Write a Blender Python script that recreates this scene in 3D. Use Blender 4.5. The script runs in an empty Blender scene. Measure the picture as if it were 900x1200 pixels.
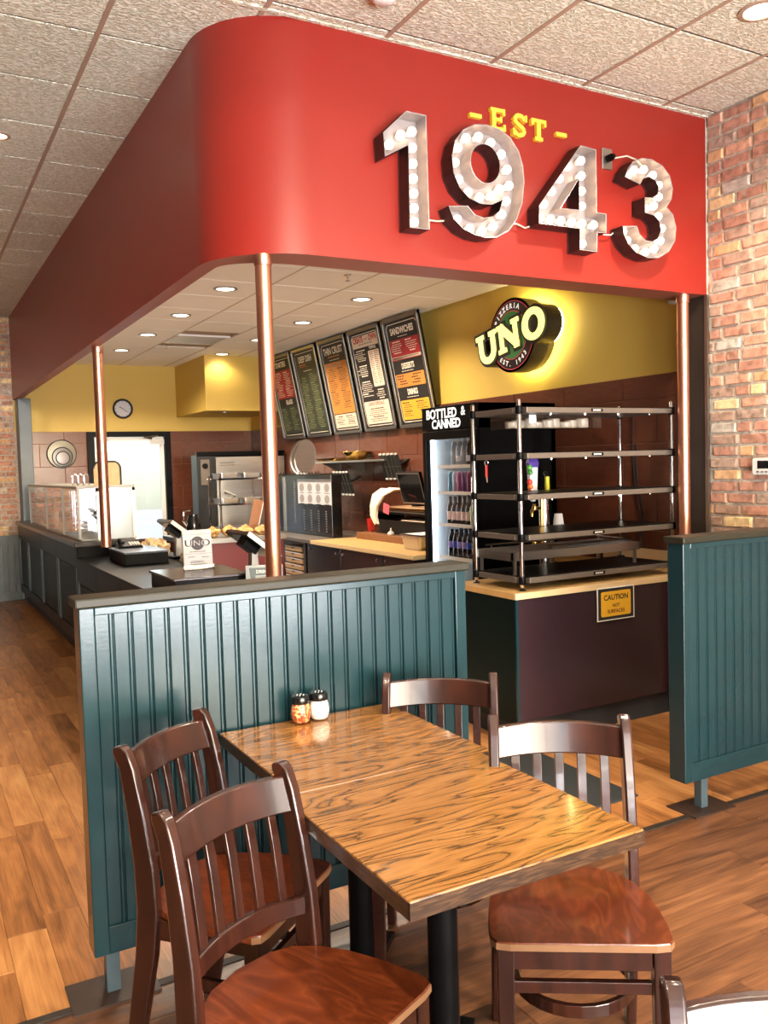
import bpy, math, random
import numpy as np
from mathutils import Vector, Matrix
PI = math.pi
rnd = random.Random(7)
SC = bpy.context.scene
COL = SC.collection

# ------------------------------------------------------------------ camera
CAM_H = 1.60
F_PX, YAW, PITCH, ROLL = 1013.66, .5061175, .0536374, .0286432
_cy, _sy = math.cos(YAW), math.sin(YAW)
_fw = Vector((_sy*math.cos(PITCH), _cy*math.cos(PITCH), -math.sin(PITCH)))
_r = Vector((_cy, -_sy, 0)); _d = _fw.cross(_r)
_c, _s = math.cos(ROLL), math.sin(ROLL)
_right = _c*_r + _s*_d; _down = -_s*_r + _c*_d
cam = bpy.data.cameras.new('camera'); cam_o = bpy.data.objects.new('camera', cam); COL.objects.link(cam_o)
M = Matrix((_right, -_down, -_fw)).transposed().to_4x4(); M.translation = Vector((0, 0, CAM_H))
cam_o.matrix_world = M
cam.sensor_fit = 'HORIZONTAL'; cam.sensor_width = 36; cam.lens = F_PX*36/900
cam.clip_start = .02; cam.clip_end = 200
SC.camera = cam_o

# ------------------------------------------------------------------ world, sun, exposure
SC.view_settings.view_transform = 'Standard'; SC.view_settings.look = 'None'
SC.view_settings.gamma = 1; SC.view_settings.use_curve_mapping = False
SC.view_settings.exposure = EXPOSURE = 0.30
SC.cycles.max_bounces = 10; SC.cycles.diffuse_bounces = 5; SC.cycles.glossy_bounces = 4
SC.cycles.transparent_max_bounces = 16; SC.cycles.transmission_bounces = 6
SC.cycles.sample_clamp_indirect = 6; SC.cycles.caustics_reflective = False; SC.cycles.caustics_refractive = False
SC.cycles.use_denoising = True
w = bpy.data.worlds.new('world'); SC.world = w; w.use_nodes = True
nt = w.node_tree; bg = nt.nodes['Background']
sky = nt.nodes.new('ShaderNodeTexSky'); sky.sky_type = 'NISHITA'; sky.sun_disc = False
sky.sun_elevation = math.radians(22); sky.sun_rotation = math.radians(180); sky.air_density = 1.0; sky.dust_density = 2.0
nt.links.new(sky.outputs[0], bg.inputs[0]); bg.inputs[1].default_value = .7

def light(name, kind, loc, energy, color=(1, 1, 1), parent=None, **k):
    l = bpy.data.lights.new(name, kind); l.energy = energy; l.color = color
    for a, b in k.items():
        if a != 'dir': setattr(l, a, b)
    o = bpy.data.objects.new(name, l); COL.objects.link(o); o.location = loc
    if 'dir' in k: o.rotation_euler = Vector(k['dir']).to_track_quat('-Z', 'Y').to_euler()
    if parent: o.parent = parent
    return o
light('sun', 'SUN', (0, -8, 6), .8, (1, .95, .88), dir=(.06, .985, -.03), angle=math.radians(1.6))
light('window_daylight', 'AREA', (1.3, -2.76, 1.8), 75, (.62, .82, 1), dir=(.0, 1, -.05), shape='RECTANGLE', size=5.3, size_y=3.2)
light('pavement_bounce', 'AREA', (1.3, -4.4, .25), 2300, (.94, .96, 1), dir=(0, .64, .77), shape='RECTANGLE', size=6.5, size_y=3.2)

# ------------------------------------------------------------------ helpers
class MB:
    def __init__(s): s.v = []; s.f = []
    def add(s, vs, fs):
        n = len(s.v); s.v += [tuple(v) for v in vs]; s.f += [tuple(i+n for i in f) for f in fs]; return s
    def box(s, x0, x1, y0, y1, z0, z1):
        return s.add([(x0,y0,z0),(x1,y0,z0),(x1,y1,z0),(x0,y1,z0),(x0,y0,z1),(x1,y0,z1),(x1,y1,z1),(x0,y1,z1)],
                     [(0,3,2,1),(4,5,6,7),(0,1,5,4),(1,2,6,5),(2,3,7,6),(3,0,4,7)])
    def obox(s, m, sx, sy, sz):
        t = MB().box(-sx/2, sx/2, -sy/2, sy/2, -sz/2, sz/2)
        return s.add([m @ Vector(v) for v in t.v], t.f)
    def loft(s, rings, closed=True, caps=True):
        n = len(rings[0]); vs = [p for r in rings for p in r]; fs = []
        for i in range(len(rings)-1):
            for j in range(n if closed else n-1):
                k = (j+1) % n; fs.append((i*n+j, i*n+k, (i+1)*n+k, (i+1)*n+j))
        if caps and closed:
            fs.append(tuple(reversed(range(n)))); fs.append(tuple(range((len(rings)-1)*n, len(rings)*n)))
        return s.add(vs, fs)
    def tube(s, pts, r, n=8, closed=False):
        pts = [Vector(p) for p in pts]; rings = []; up = None
        for i, p in enumerate(pts):
            if closed: t = pts[(i+1) % len(pts)]-pts[i-1]
            else: t = pts[min(i+1, len(pts)-1)]-pts[max(i-1, 0)]
            t.normalize()
            if up is None: up = t.orthogonal().normalized()
            up = (up-t*up.dot(t)).normalized(); b = t.cross(up)
            rr = r[i] if isinstance(r, (list, tuple)) else r
            rings.append([p+rr*(math.cos(2*PI*k/n)*up+math.sin(2*PI*k/n)*b) for k in range(n)])
        if closed: rings.append(rings[0]); return s.loft(rings, caps=False)
        return s.loft(rings)
    def lathe(s, prof, c=(0, 0, 0), n=24, axis=None):
        m = axis or Matrix.Identity(4)
        rings = [[m @ Vector((r*math.cos(2*PI*k/n), r*math.sin(2*PI*k/n), z)) + Vector(c) for k in range(n)] for r, z in prof]
        return s.loft(rings)
    def prism(s, pts, f0, f1):
        return s.loft([[f0(a, b) for a, b in pts], [f1(a, b) for a, b in pts]])
    def build(s, name, mat, parent=None, smooth=False, bevel=0, local=False, kind=None, seg=2):
        me = bpy.data.meshes.new(name)
        off = Vector((0, 0, 0)) if (local or parent is None) else wloc(parent)
        me.from_pydata([tuple(Vector(v)-off) for v in s.v], [], s.f); me.update()
        import bmesh
        bm = bmesh.new(); bm.from_mesh(me); bmesh.ops.recalc_face_normals(bm, faces=bm.faces); bm.to_mesh(me); bm.free()
        if smooth:
            me.shade_smooth()
            try: me.set_sharp_from_angle(angle=math.radians(40))
            except Exception: pass
        me.materials.append(mat)
        o = bpy.data.objects.new(name, me); COL.objects.link(o)
        if parent: o.parent = parent
        if bevel:
            b = o.modifiers.new('bevel', 'BEVEL'); b.width = bevel; b.segments = seg; b.limit_method = 'ANGLE'
        if kind: o['kind'] = kind
        return o
def wloc(o):
    p = Vector(o.location)
    while o.parent: o = o.parent; p += Vector(o.location)
    return p
def tag(o, label, cat, group=None, kind=None):
    o['label'] = label; o['category'] = cat
    if group: o['group'] = group
    if kind: o['kind'] = kind
    return o
def root(name, label, cat, loc, rz=0, group=None):
    o = bpy.data.objects.new(name, None); COL.objects.link(o); o.location = loc; o.rotation_euler = (0, 0, rz)
    o.empty_display_size = .1
    return tag(o, label, cat, group)
def frame(name, label, cat, org, right, up, group=None):
    right = Vector(right).normalized(); up = Vector(up).normalized(); up = (up-right*up.dot(right)).normalized()
    o = root(name, label, cat, org, 0, group)
    o.rotation_euler = Matrix((right, up, right.cross(up))).transposed().to_euler()
    return o
def struct(name, mb, mat, parent=None, **k):
    o = mb.build(name, mat, parent, **k)
    if not parent: o['kind'] = 'structure'
    return o
def text(parent, s, pos, right, up, size, mat, bold=0., ext=0., name='lettering', align='CENTER', xs=1., local=False):
    c = bpy.data.curves.new(name, 'FONT'); c.body = s; c.size = size; c.offset = bold; c.extrude = ext
    c.align_x = align; c.align_y = 'CENTER'; c.resolution_u = 3; c.materials.append(mat)
    o = bpy.data.objects.new(name, c); COL.objects.link(o); o.parent = parent
    right = Vector(right).normalized(); up = Vector(up).normalized(); n = right.cross(up)
    m = Matrix((right, up, n)).transposed().to_4x4()
    m.translation = Vector(pos) if local else Vector(pos)-wloc(parent)
    o.matrix_local = m @ Matrix.Diagonal((xs, 1, 1, 1))
    return o
XR, YU = (1, 0, 0), (0, 1, 0)
def poly2d(name, outlines, mat, parent, T, ext=.001, bevel=0):
    """filled outline shape (with holes) lying in the plane mapped by matrix T (parent space)"""
    c = bpy.data.curves.new(name, 'CURVE'); c.dimensions = '2D'; c.fill_mode = 'BOTH'; c.extrude = ext; c.bevel_depth = bevel
    for pts in outlines:
        sp = c.splines.new('POLY'); sp.points.add(len(pts)-1)
        for i, p in enumerate(pts): sp.points[i].co = (p[0], p[1], 0, 1)
        sp.use_cyclic_u = True
    c.materials.append(mat)
    o = bpy.data.objects.new(name, c); COL.objects.link(o); o.parent = parent; o.matrix_local = T
    return o
def copy_tree(o, parent=None):
    c = o.copy(); COL.objects.link(c)
    if parent: c.parent = parent
    for ch in list(o.children): copy_tree(ch, c)
    return c
def rrect(x0, x1, y0, y1, r, n=4):
    P = []
    for cx, cy, a in ((x1-r, y0+r, -90), (x1-r, y1-r, 0), (x0+r, y1-r, 90), (x0+r, y0+r, 180)):
        for k in range(n+1):
            t = math.radians(a+90*k/n); P.append((cx+r*math.cos(t), cy+r*math.sin(t)))
    return P
def ell(cx, cy, rx, ry, n=28, a0=0): return [(cx+rx*math.cos(a0+2*PI*k/n), cy+ry*math.sin(a0+2*PI*k/n)) for k in range(n)]

# ------------------------------------------------------------------ materials
def srgb(r, g, b):
    f = lambda c: (c/255/12.92) if c/255 <= .04045 else ((c/255+.055)/1.055)**2.4
    return (f(r), f(g), f(b), 1)
def mat(name, col, rough=.5, metal=0, coat=0, noise=0, nscale=20, bump=0, bscale=60, spec=.5, emit=None, es=0, stretch=(1, 1, 1)):
    m = bpy.data.materials.new(name); m.use_nodes = True; nt = m.node_tree; p = nt.nodes['Principled BSDF']
    p.inputs['Base Color'].default_value = col; p.inputs['Roughness'].default_value = rough
    p.inputs['Metallic'].default_value = metal; p.inputs['Coat Weight'].default_value = coat; p.inputs['Coat Roughness'].default_value = .12
    p.inputs['Specular IOR Level'].default_value = spec
    if emit: p.inputs['Emission Color'].default_value = emit; p.inputs['Emission Strength'].default_value = es
    if noise or bump:
        tc = nt.nodes.new('ShaderNodeTexCoord'); mp = nt.nodes.new('ShaderNodeMapping'); mp.inputs['Scale'].default_value = stretch
        nt.links.new(tc.outputs['Object'], mp.inputs[0])
    if noise:
        n = nt.nodes.new('ShaderNodeTexNoise'); n.inputs['Scale'].default_value = nscale; n.inputs['Detail'].default_value = 5
        nt.links.new(mp.outputs[0], n.inputs['Vector'])
        r = nt.nodes.new('ShaderNodeMapRange'); r.inputs[1].default_value = .3; r.inputs[2].default_value = .7
        r.inputs[3].default_value = 1-noise; r.inputs[4].default_value = 1+noise
        nt.links.new(n.outputs[0], r.inputs[0])
        mx = nt.nodes.new('ShaderNodeMix'); mx.data_type = 'RGBA'; mx.blend_type = 'MULTIPLY'; mx.inputs[0].default_value = 1
        mx.inputs[6].default_value = col; nt.links.new(r.outputs[0], mx.inputs[7]); nt.links.new(mx.outputs[2], p.inputs['Base Color'])
    if bump:
        n2 = nt.nodes.new('ShaderNodeTexNoise'); n2.inputs['Scale'].default_value = bscale; n2.inputs['Detail'].default_value = 4
        nt.links.new(mp.outputs[0], n2.inputs['Vector'])
        b = nt.nodes.new('ShaderNodeBump'); b.inputs['Strength'].default_value = bump; b.inputs['Distance'].default_value = .01
        nt.links.new(n2.outputs[0], b.inputs['Height']); nt.links.new(b.outputs[0], p.inputs['Normal'])
    return m
def N(nt, kind, **k):
    n = nt.nodes.new(kind)
    for a, b in k.items():
        if a[0] == '_': setattr(n, a[1:], b)
        else: n.inputs[int(a[1:]) if a[1:].isdigit() else a].default_value = b
    return n
def ramp(nt, stops, interp='LINEAR'):
    r = nt.nodes.new('ShaderNodeValToRGB'); r.color_ramp.interpolation = interp; e = r.color_ramp.elements
    while len(e) < len(stops): e.new(.5)
    for i, (p, c) in enumerate(stops): e[i].position = p; e[i].color = c
    return r
def plank_mat(name, stops, axis, rough=.3, island=False):
    m = bpy.data.materials.new(name); m.use_nodes = True; nt = m.node_tree; L = nt.links.new; p = nt.nodes['Principled BSDF']
    p.inputs['Roughness'].default_value = rough
    rv = N(nt, 'ShaderNodeNewGeometry').outputs['Random Per Island'] if island else N(nt, 'ShaderNodeObjectInfo').outputs['Random']
    g = N(nt, 'ShaderNodeNewGeometry')
    off = N(nt, 'ShaderNodeVectorMath', _operation='SCALE'); off.inputs[0].default_value = (17, 31, 9); L(rv, off.inputs['Scale'])
    ad = N(nt, 'ShaderNodeVectorMath', _operation='ADD'); L(g.outputs['Position'], ad.inputs[0]); L(off.outputs[0], ad.inputs[1])
    mp = N(nt, 'ShaderNodeMapping'); mp.inputs['Scale'].default_value = (1.6, 9, 1) if axis == 'x' else (9, 1.6, 1); L(ad.outputs[0], mp.inputs[0])
    n = N(nt, 'ShaderNodeTexNoise'); n.inputs['Scale'].default_value = 1.3; n.inputs['Detail'].default_value = 6; n.inputs['Distortion'].default_value = 1.4
    L(mp.outputs[0], n.inputs['Vector'])
    mp2 = N(nt, 'ShaderNodeMapping'); mp2.inputs['Scale'].default_value = (2.5, 90, 1) if axis == 'x' else (90, 2.5, 1); L(ad.outputs[0], mp2.inputs[0])
    n2 = N(nt, 'ShaderNodeTexNoise'); n2.inputs['Scale'].default_value = 1.5; n2.inputs['Detail'].default_value = 4; L(mp2.outputs[0], n2.inputs['Vector'])
    m1 = N(nt, 'ShaderNodeMath', _operation='MULTIPLY_ADD'); L(n.outputs[0], m1.inputs[0]); m1.inputs[1].default_value = 1.15
    m2 = N(nt, 'ShaderNodeMath', _operation='MULTIPLY_ADD'); L(n2.outputs[0], m2.inputs[0]); m2.inputs[1].default_value = .6; m2.inputs[2].default_value = -.62
    L(m2.outputs[0], m1.inputs[2])
    m3 = N(nt, 'ShaderNodeMath', _operation='MULTIPLY_ADD'); L(rv, m3.inputs[0]); m3.inputs[1].default_value = .42; L(m1.outputs[0], m3.inputs[2])
    r = ramp(nt, stops); L(m3.outputs[0], r.inputs[0]); L(r.outputs[0], p.inputs['Base Color'])
    b = N(nt, 'ShaderNodeBump'); b.inputs['Strength'].default_value = .12; b.inputs['Distance'].default_value = .004; L(n2.outputs[0], b.inputs['Height']); L(b.outputs[0], p.inputs['Normal'])
    return m
st_light = [(.05, srgb(108, 66, 34)), (.4, srgb(162, 106, 58)), (.7, srgb(192, 134, 78)), (1, srgb(212, 158, 98))]
st_dark = [(.08, srgb(46, 30, 21)), (.38, srgb(88, 56, 36)), (.7, srgb(122, 80, 50)), (1, srgb(146, 100, 64))]
M_pl_l = plank_mat('light plank', st_light, 'y'); M_pl_ls = plank_mat('light planks joined', st_light, 'y', island=True)
M_pl_d = plank_mat('brown plank', st_dark, 'x'); M_pl_ds = plank_mat('brown planks joined', st_dark, 'x', island=True)

def brick_mat():
    m = bpy.data.materials.new('old brick'); m.use_nodes = True; nt = m.node_tree; L = nt.links.new; p = nt.nodes['Principled BSDF']
    p.inputs['Roughness'].default_value = .9
    oi = N(nt, 'ShaderNodeObjectInfo'); g = N(nt, 'ShaderNodeNewGeometry')
    r = ramp(nt, [(0, srgb(187, 135, 113)), (.2, srgb(200, 146, 122)), (.4, srgb(180, 146, 126)), (.55, srgb(213, 161, 132)), (.68, srgb(183, 154, 135)), (.78, srgb(215, 170, 126)), (.88, srgb(237, 207, 156)), (.95, srgb(198, 185, 170)), (1, srgb(224, 187, 167))], 'CONSTANT')
    L(oi.outputs['Random'], r.inputs[0])
    n = N(nt, 'ShaderNodeTexNoise'); n.inputs['Scale'].default_value = 22; n.inputs['Detail'].default_value = 7; L(g.outputs['Position'], n.inputs['Vector'])
    r2 = ramp(nt, [(.3, (.6, .56, .52, 1)), (.5, (1, 1, 1, 1)), (.68, (1.25, 1.22, 1.2, 1))]); L(n.outputs[0], r2.inputs[0])
    mx = N(nt, 'ShaderNodeMix', _data_type='RGBA', _blend_type='MULTIPLY'); mx.inputs[0].default_value = 1; L(r.outputs[0], mx.inputs[6]); L(r2.outputs[0], mx.inputs[7])
    n3 = N(nt, 'ShaderNodeTexNoise'); n3.inputs['Scale'].default_value = 9; n3.inputs['Detail'].default_value = 8; L(g.outputs['Position'], n3.inputs['Vector'])
    r3 = ramp(nt, [(.62, (0, 0, 0, 1)), (.7, (.6, .6, .6, 1))]); L(n3.outputs[0], r3.inputs[0])
    mx2 = N(nt, 'ShaderNodeMix', _data_type='RGBA'); L(r3.outputs[0], mx2.inputs[0]); L(mx.outputs[2], mx2.inputs[6]); mx2.inputs[7].default_value = srgb(190, 180, 165)
    L(mx2.outputs[2], p.inputs['Base Color'])
    b = N(nt, 'ShaderNodeBump'); b.inputs['Strength'].default_value = .6; b.inputs['Distance'].default_value = .012; L(n.outputs[0], b.inputs['Height']); L(b.outputs[0], p.inputs['Normal'])
    return m
M_brick = brick_mat()
M_mortar = mat('mortar', srgb(188, 176, 160), .95, noise=.25, nscale=30, bump=.5, bscale=90)
def ceil_mat():
    m = bpy.data.materials.new('fissured ceiling tile'); m.use_nodes = True; nt = m.node_tree; L = nt.links.new; p = nt.nodes['Principled BSDF']
    p.inputs['Roughness'].default_value = .95; g = N(nt, 'ShaderNodeNewGeometry')
    mp = N(nt, 'ShaderNodeMapping'); mp.inputs['Scale'].default_value = (1, 2.0, 1); L(g.outputs['Position'], mp.inputs[0])
    n = N(nt, 'ShaderNodeTexNoise'); n.inputs['Scale'].default_value = 40; n.inputs['Detail'].default_value = 2.5; n.inputs['Distortion'].default_value = .6; L(mp.outputs[0], n.inputs['Vector'])
    r = ramp(nt, [(.36, srgb(204, 194, 166)), (.50, srgb(240, 232, 206)), (.62, srgb(246, 240, 220))]); L(n.outputs[0], r.inputs[0])
    oi = N(nt, 'ShaderNodeObjectInfo'); mr = N(nt, 'ShaderNodeMapRange'); mr.inputs[3].default_value = .93; mr.inputs[4].default_value = 1.04; L(oi.outputs['Random'], mr.inputs[0])
    mx = N(nt, 'ShaderNodeMix', _data_type='RGBA', _blend_type='MULTIPLY'); mx.inputs[0].default_value = 1; L(r.outputs[0], mx.inputs[6]); L(mr.outputs[0], mx.inputs[7])
    L(mx.outputs[2], p.inputs['Base Color'])
    r2 = ramp(nt, [(.42, (0, 0, 0, 1)), (.58, (1, 1, 1, 1))]); L(n.outputs[0], r2.inputs[0])
    b = N(nt, 'ShaderNodeBump'); b.inputs['Strength'].default_value = 1; b.inputs['Distance'].default_value = .012; L(r2.outputs[0], b.inputs['Height']); L(b.outputs[0], p.inputs['Normal'])
    return m
M_ctile = ceil_mat()
M_grid = mat('ceiling grid', srgb(168, 140, 118), .5)
M_grid2 = mat('ceiling joint', srgb(92, 80, 68), .8)
M_ksm = mat('smooth ceiling tile', srgb(240, 232, 218), .9, bump=.15, bscale=200)
M_kgrid = mat('kitchen ceiling grid', srgb(196, 180, 158), .7)
M_red = mat('red soffit paint', srgb(138, 34, 25), .33, noise=.03, nscale=3, bump=.04, bscale=180)
M_soffit_in = mat('soffit underside', srgb(150, 84, 66), .5)
M_yel = mat('ochre wall paint', srgb(208, 174, 80), .55, bump=.05, bscale=200)
M_tile = mat('brown wall tile', srgb(104, 60, 44), .22, noise=.12, nscale=6)
M_grout = mat('grout', srgb(158, 104, 82), .9)
M_teal = mat('teal gloss paint', srgb(20, 46, 51), .22, noise=.06, nscale=8, bump=.03, bscale=120)
M_green = mat('dark green paint', srgb(14, 26, 23), .4, spec=.1, noise=.05, nscale=10)
M_cap = mat('partition cap', srgb(36, 34, 25), .45, spec=.3, noise=.08, nscale=12)
M_postp = mat('grey green post paint', srgb(62, 76, 82), .35, noise=.1, nscale=8)
M_black = mat('black paint', srgb(10, 10, 11), .35, noise=.1, spec=.1)
M_blackm = mat('matt black', srgb(16, 16, 17), .6)
M_jamb = mat('dark stained jamb', srgb(52, 42, 36), .4, noise=.2, nscale=10, stretch=(1, 1, .2))
M_purple = mat('aubergine laminate', srgb(48, 33, 38), .2, noise=.03)
M_maple = mat('maple edge', srgb(218, 190, 144), .35, noise=.06, nscale=8, stretch=(1, .2, 1))
M_ctop = mat('counter laminate', srgb(206, 164, 104), .3, noise=.08, nscale=7)
M_dkwood = mat('espresso wood', srgb(34, 25, 22), .28, noise=.2, nscale=8, stretch=(4, 4, .4))
M_copper = mat('copper', srgb(236, 172, 144), .33, metal=1, noise=.12, nscale=5, stretch=(1, 1, .25))
M_steel = mat('stainless steel', srgb(196, 194, 190), .28, metal=1, noise=.06, nscale=6, stretch=(.2, .2, 4))
M_chrome = mat('chrome', srgb(225, 225, 228), .1, metal=1)
M_alum = mat('brushed aluminium', srgb(168, 166, 162), .35, metal=1)
M_dsteel = mat('dark steel shelf', srgb(112, 102, 92), .35, metal=.35)
M_white = mat('white plastic', srgb(232, 228, 222), .35)
M_paper = mat('white paper', srgb(206, 205, 210), .7)
M_ink = mat('dark ink', srgb(34, 32, 34), .7)
M_redink = mat('red ink', srgb(178, 44, 40), .7)
M_signw = mat('white sign paint', srgb(240, 238, 230), .6)
M_gold = mat('brass', srgb(206, 168, 92), .2, metal=1)
M_card = mat('cardboard', srgb(196, 158, 118), .85, noise=.08)
M_kraft = mat('kraft paper', srgb(196, 148, 88), .8, noise=.2, nscale=30, bump=.6, bscale=40)
M_napkin = mat('tan napkin', srgb(214, 184, 140), .9, bump=.5, bscale=50)
M_redpl = mat('red plastic', srgb(196, 34, 34), .3)
M_cloth = mat('white cloth', srgb(236, 228, 212), .9, bump=.3, bscale=60)
M_pink = mat('pink paper', srgb(238, 92, 110), .7)
M_screen = mat('dark screen', srgb(22, 24, 26), .08)
M_ytext = mat('yellow painted letter', srgb(244, 206, 66), .4)
M_floorbase = mat('subfloor', srgb(40, 28, 22), .8)
M_strip = mat('dark rubber strip', srgb(44, 36, 30), .5, noise=.2)
M_plate = mat('dark floor plate', srgb(50, 36, 28), .4, noise=.3, nscale=14)
M_winf = mat('dark bronze window frame', srgb(40, 38, 36), .4)
M_pave = mat('concrete pavement', srgb(176, 172, 164), .9, noise=.1, nscale=2)
M_plain = mat('plain tan wall', srgb(168, 140, 110), .8)
def glass(name, col=(1, 1, 1, 1), refl=.10):
    m = bpy.data.materials.new(name); m.use_nodes = True; nt = m.node_tree; L = nt.links.new; nt.nodes.remove(nt.nodes['Principled BSDF'])
    out = nt.nodes['Material Output']; t = N(nt, 'ShaderNodeBsdfTransparent'); t.inputs[0].default_value = col
    gl = N(nt, 'ShaderNodeBsdfGlossy'); gl.inputs['Roughness'].default_value = .03
    lw = N(nt, 'ShaderNodeLayerWeight'); lw.inputs[0].default_value = .5; pw = N(nt, 'ShaderNodeMath', _operation='POWER'); L(lw.outputs['Facing'], pw.inputs[0]); pw.inputs[1].default_value = 4
    fr = N(nt, 'ShaderNodeMath', _operation='MULTIPLY_ADD'); L(pw.outputs[0], fr.inputs[0]); fr.inputs[1].default_value = .8; fr.inputs[2].default_value = .035
    mx = N(nt, 'ShaderNodeMixShader'); L(fr.outputs[0], mx.inputs[0]); L(t.outputs[0], mx.inputs[1]); L(gl.outputs[0], mx.inputs[2]); L(mx.outputs[0], out.inputs[0])
    return m
M_glass = glass('clear glass')
M_plglass = glass('clear plastic', (.9, .9, .88, 1))
def wood(name, stops, scale=1., axis='x', rough=.25, coat=.3, fine=.15, dist=5., bands=5.):
    m = bpy.data.materials.new(name); m.use_nodes = True; nt = m.node_tree; L = nt.links.new; p = nt.nodes['Principled BSDF']
    p.inputs['Roughness'].default_value = rough; p.inputs['Coat Weight'].default_value = coat; p.inputs['Coat Roughness'].default_value = .08
    tc = N(nt, 'ShaderNodeTexCoord'); mp = N(nt, 'ShaderNodeMapping')
    mp.inputs['Scale'].default_value = {'x': (.35, 2.2, 1), 't': (.55, 3.2, 1), 'e': (.6, .6, 6), 'y': (2.2, .35, 1), 'z': (2, 2, .3), 'd': (1, 1, 1), 's': (2.2, .8, 1)}[axis]
    L(tc.outputs['Object'], mp.inputs[0])
    n = N(nt, 'ShaderNodeTexNoise'); n.inputs['Scale'].default_value = 2.2*scale; n.inputs['Detail'].default_value = 2.5; n.inputs['Distortion'].default_value = .6; L(mp.outputs[0], n.inputs['Vector'])
    mu = N(nt, 'ShaderNodeMath', _operation='MULTIPLY'); L(n.outputs[0], mu.inputs[0]); mu.inputs[1].default_value = bands*4
    fr = N(nt, 'ShaderNodeMath', _operation='PINGPONG'); L(mu.outputs[0], fr.inputs[0]); fr.inputs[1].default_value = 1
    n2 = N(nt, 'ShaderNodeTexNoise'); n2.inputs['Scale'].default_value = 40*scale; n2.inputs['Detail'].default_value = 4; L(mp.outputs[0], n2.inputs['Vector'])
    m2 = N(nt, 'ShaderNodeMath', _operation='MULTIPLY_ADD'); L(n2.outputs[0], m2.inputs[0]); m2.inputs[1].default_value = fine*2
    m3 = N(nt, 'ShaderNodeMath', _operation='MULTIPLY_ADD'); L(fr.outputs[0], m3.inputs[0]); m3.inputs[1].default_value = .85; m3.inputs[2].default_value = -fine
    if axis == 't':
        mq = N(nt, 'ShaderNodeMapping'); mq.inputs['Scale'].default_value = (3, 170, 1); L(tc.outputs['Object'], mq.inputs[0])
        nq = N(nt, 'ShaderNodeTexNoise'); nq.inputs['Scale'].default_value = 1.6; nq.inputs['Detail'].default_value = 2; L(mq.outputs[0], nq.inputs['Vector'])
        rq = N(nt, 'ShaderNodeMapRange'); rq.inputs[1].default_value = .54; rq.inputs[2].default_value = .66; rq.inputs[3].default_value = 0; rq.inputs[4].default_value = -.45; L(nq.outputs[0], rq.inputs[0])
        mr_ = N(nt, 'ShaderNodeMath', _operation='ADD'); L(m3.outputs[0], mr_.inputs[0]); L(rq.outputs[0], mr_.inputs[1]); m3 = mr_
    L(m3.outputs[0], m2.inputs[2]); r = ramp(nt, stops); L(m2.outputs[0], r.inputs[0]); L(r.outputs[0], p.inputs['Base Color'])
    return m
M_oak = wood('oak table top', [(0, srgb(72, 46, 22)), (.04, srgb(104, 68, 32)), (.14, srgb(134, 90, 44)), (.6, srgb(146, 100, 52)), (.9, srgb(156, 110, 60))], 1.5, 't', .16, .6, .11, bands=5)
M_oakedge = wood('oak edge', [(0, srgb(38, 24, 14)), (.5, srgb(78, 54, 34)), (1, srgb(104, 74, 46))], 9, 'e', .3, .3, .3, bands=1)
M_chair = wood('mahogany frame', [(0, srgb(36, 17, 12)), (.6, srgb(48, 23, 16)), (1, srgb(58, 28, 19))], 2, 'z', .25, .35, .12, bands=2)
M_seat = wood('red brown seat', [(0, srgb(82, 34, 14)), (.5, srgb(96, 42, 18)), (.8, srgb(106, 48, 22)), (1, srgb(142, 74, 38))], 2.2, 's', .28, .3, .08, bands=4)
M_seatedge = mat('plywood edge', srgb(118, 84, 56), .5, noise=.1)
def emis(name, col, s):
    return mat(name, col, .5, emit=col, es=s)
M_lens = emis('lit lamp lens', srgb(255, 236, 206), 9)
M_bulb = emis('lit bulb', srgb(255, 214, 170), 5)
M_led = emis('cool led strip', srgb(226, 240, 255), 14)

# ================================================================== SETTING
WX, BX, BY, HZ, KZ = 4.50, 4.30, 12.05, 3.62, 3.06      # kitchen side wall, brick wall, back wall, ceilings
SY, SX, SZ = 3.66, 1.281, 2.573                            # soffit front, soffit left, soffit bottom
TB = .76                                                  # table height
def mesh_of(mb, mat):
    me = bpy.data.meshes.new('piece'); me.from_pydata(mb.v, [], mb.f); me.update(); me.materials.append(mat); return me
def inst(name, me, parent, loc, scale=(1, 1, 1), rot=(0, 0, 0)):
    o = bpy.data.objects.new(name, me); COL.objects.link(o); o.parent = parent
    o.location = loc; o.scale = scale; o.rotation_euler = rot; return o
# ---- floor: brown planks in front of the partitions (along x), light planks behind (along y)
floor = struct('floor', MB().box(-4.6, 4.6, -2.75, 12.2, -.06, -.008), M_floorbase)
def chamf(c=.03, d=.3):       # unit plank/brick centred, top chamfered; z from -1 to 0
    a, b = .5, .5-c
    v = [(-a,-a,-1),(a,-a,-1),(a,a,-1),(-a,a,-1),(-a,-a,-d),(a,-a,-d),(a,a,-d),(-a,a,-d),(-b,-b,0),(b,-b,0),(b,b,0),(-b,b,0)]
    f = [(8,9,10,11)]+[(i,(i+1)%4,(i+1)%4+4,i+4) for i in range(4)]+[(i+4,(i+1)%4+4,(i+1)%4+8,i+8) for i in range(4)]
    return v, f
pv, pf = chamf(.003, .25)
me_l = mesh_of(MB().add(pv, pf), M_pl_l); me_d = mesh_of(MB().add(pv, pf), M_pl_d)
far_l, far_d = MB(), MB()
PW, PL = .128, .92
x = -4.5 ; n_l = 0
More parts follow.
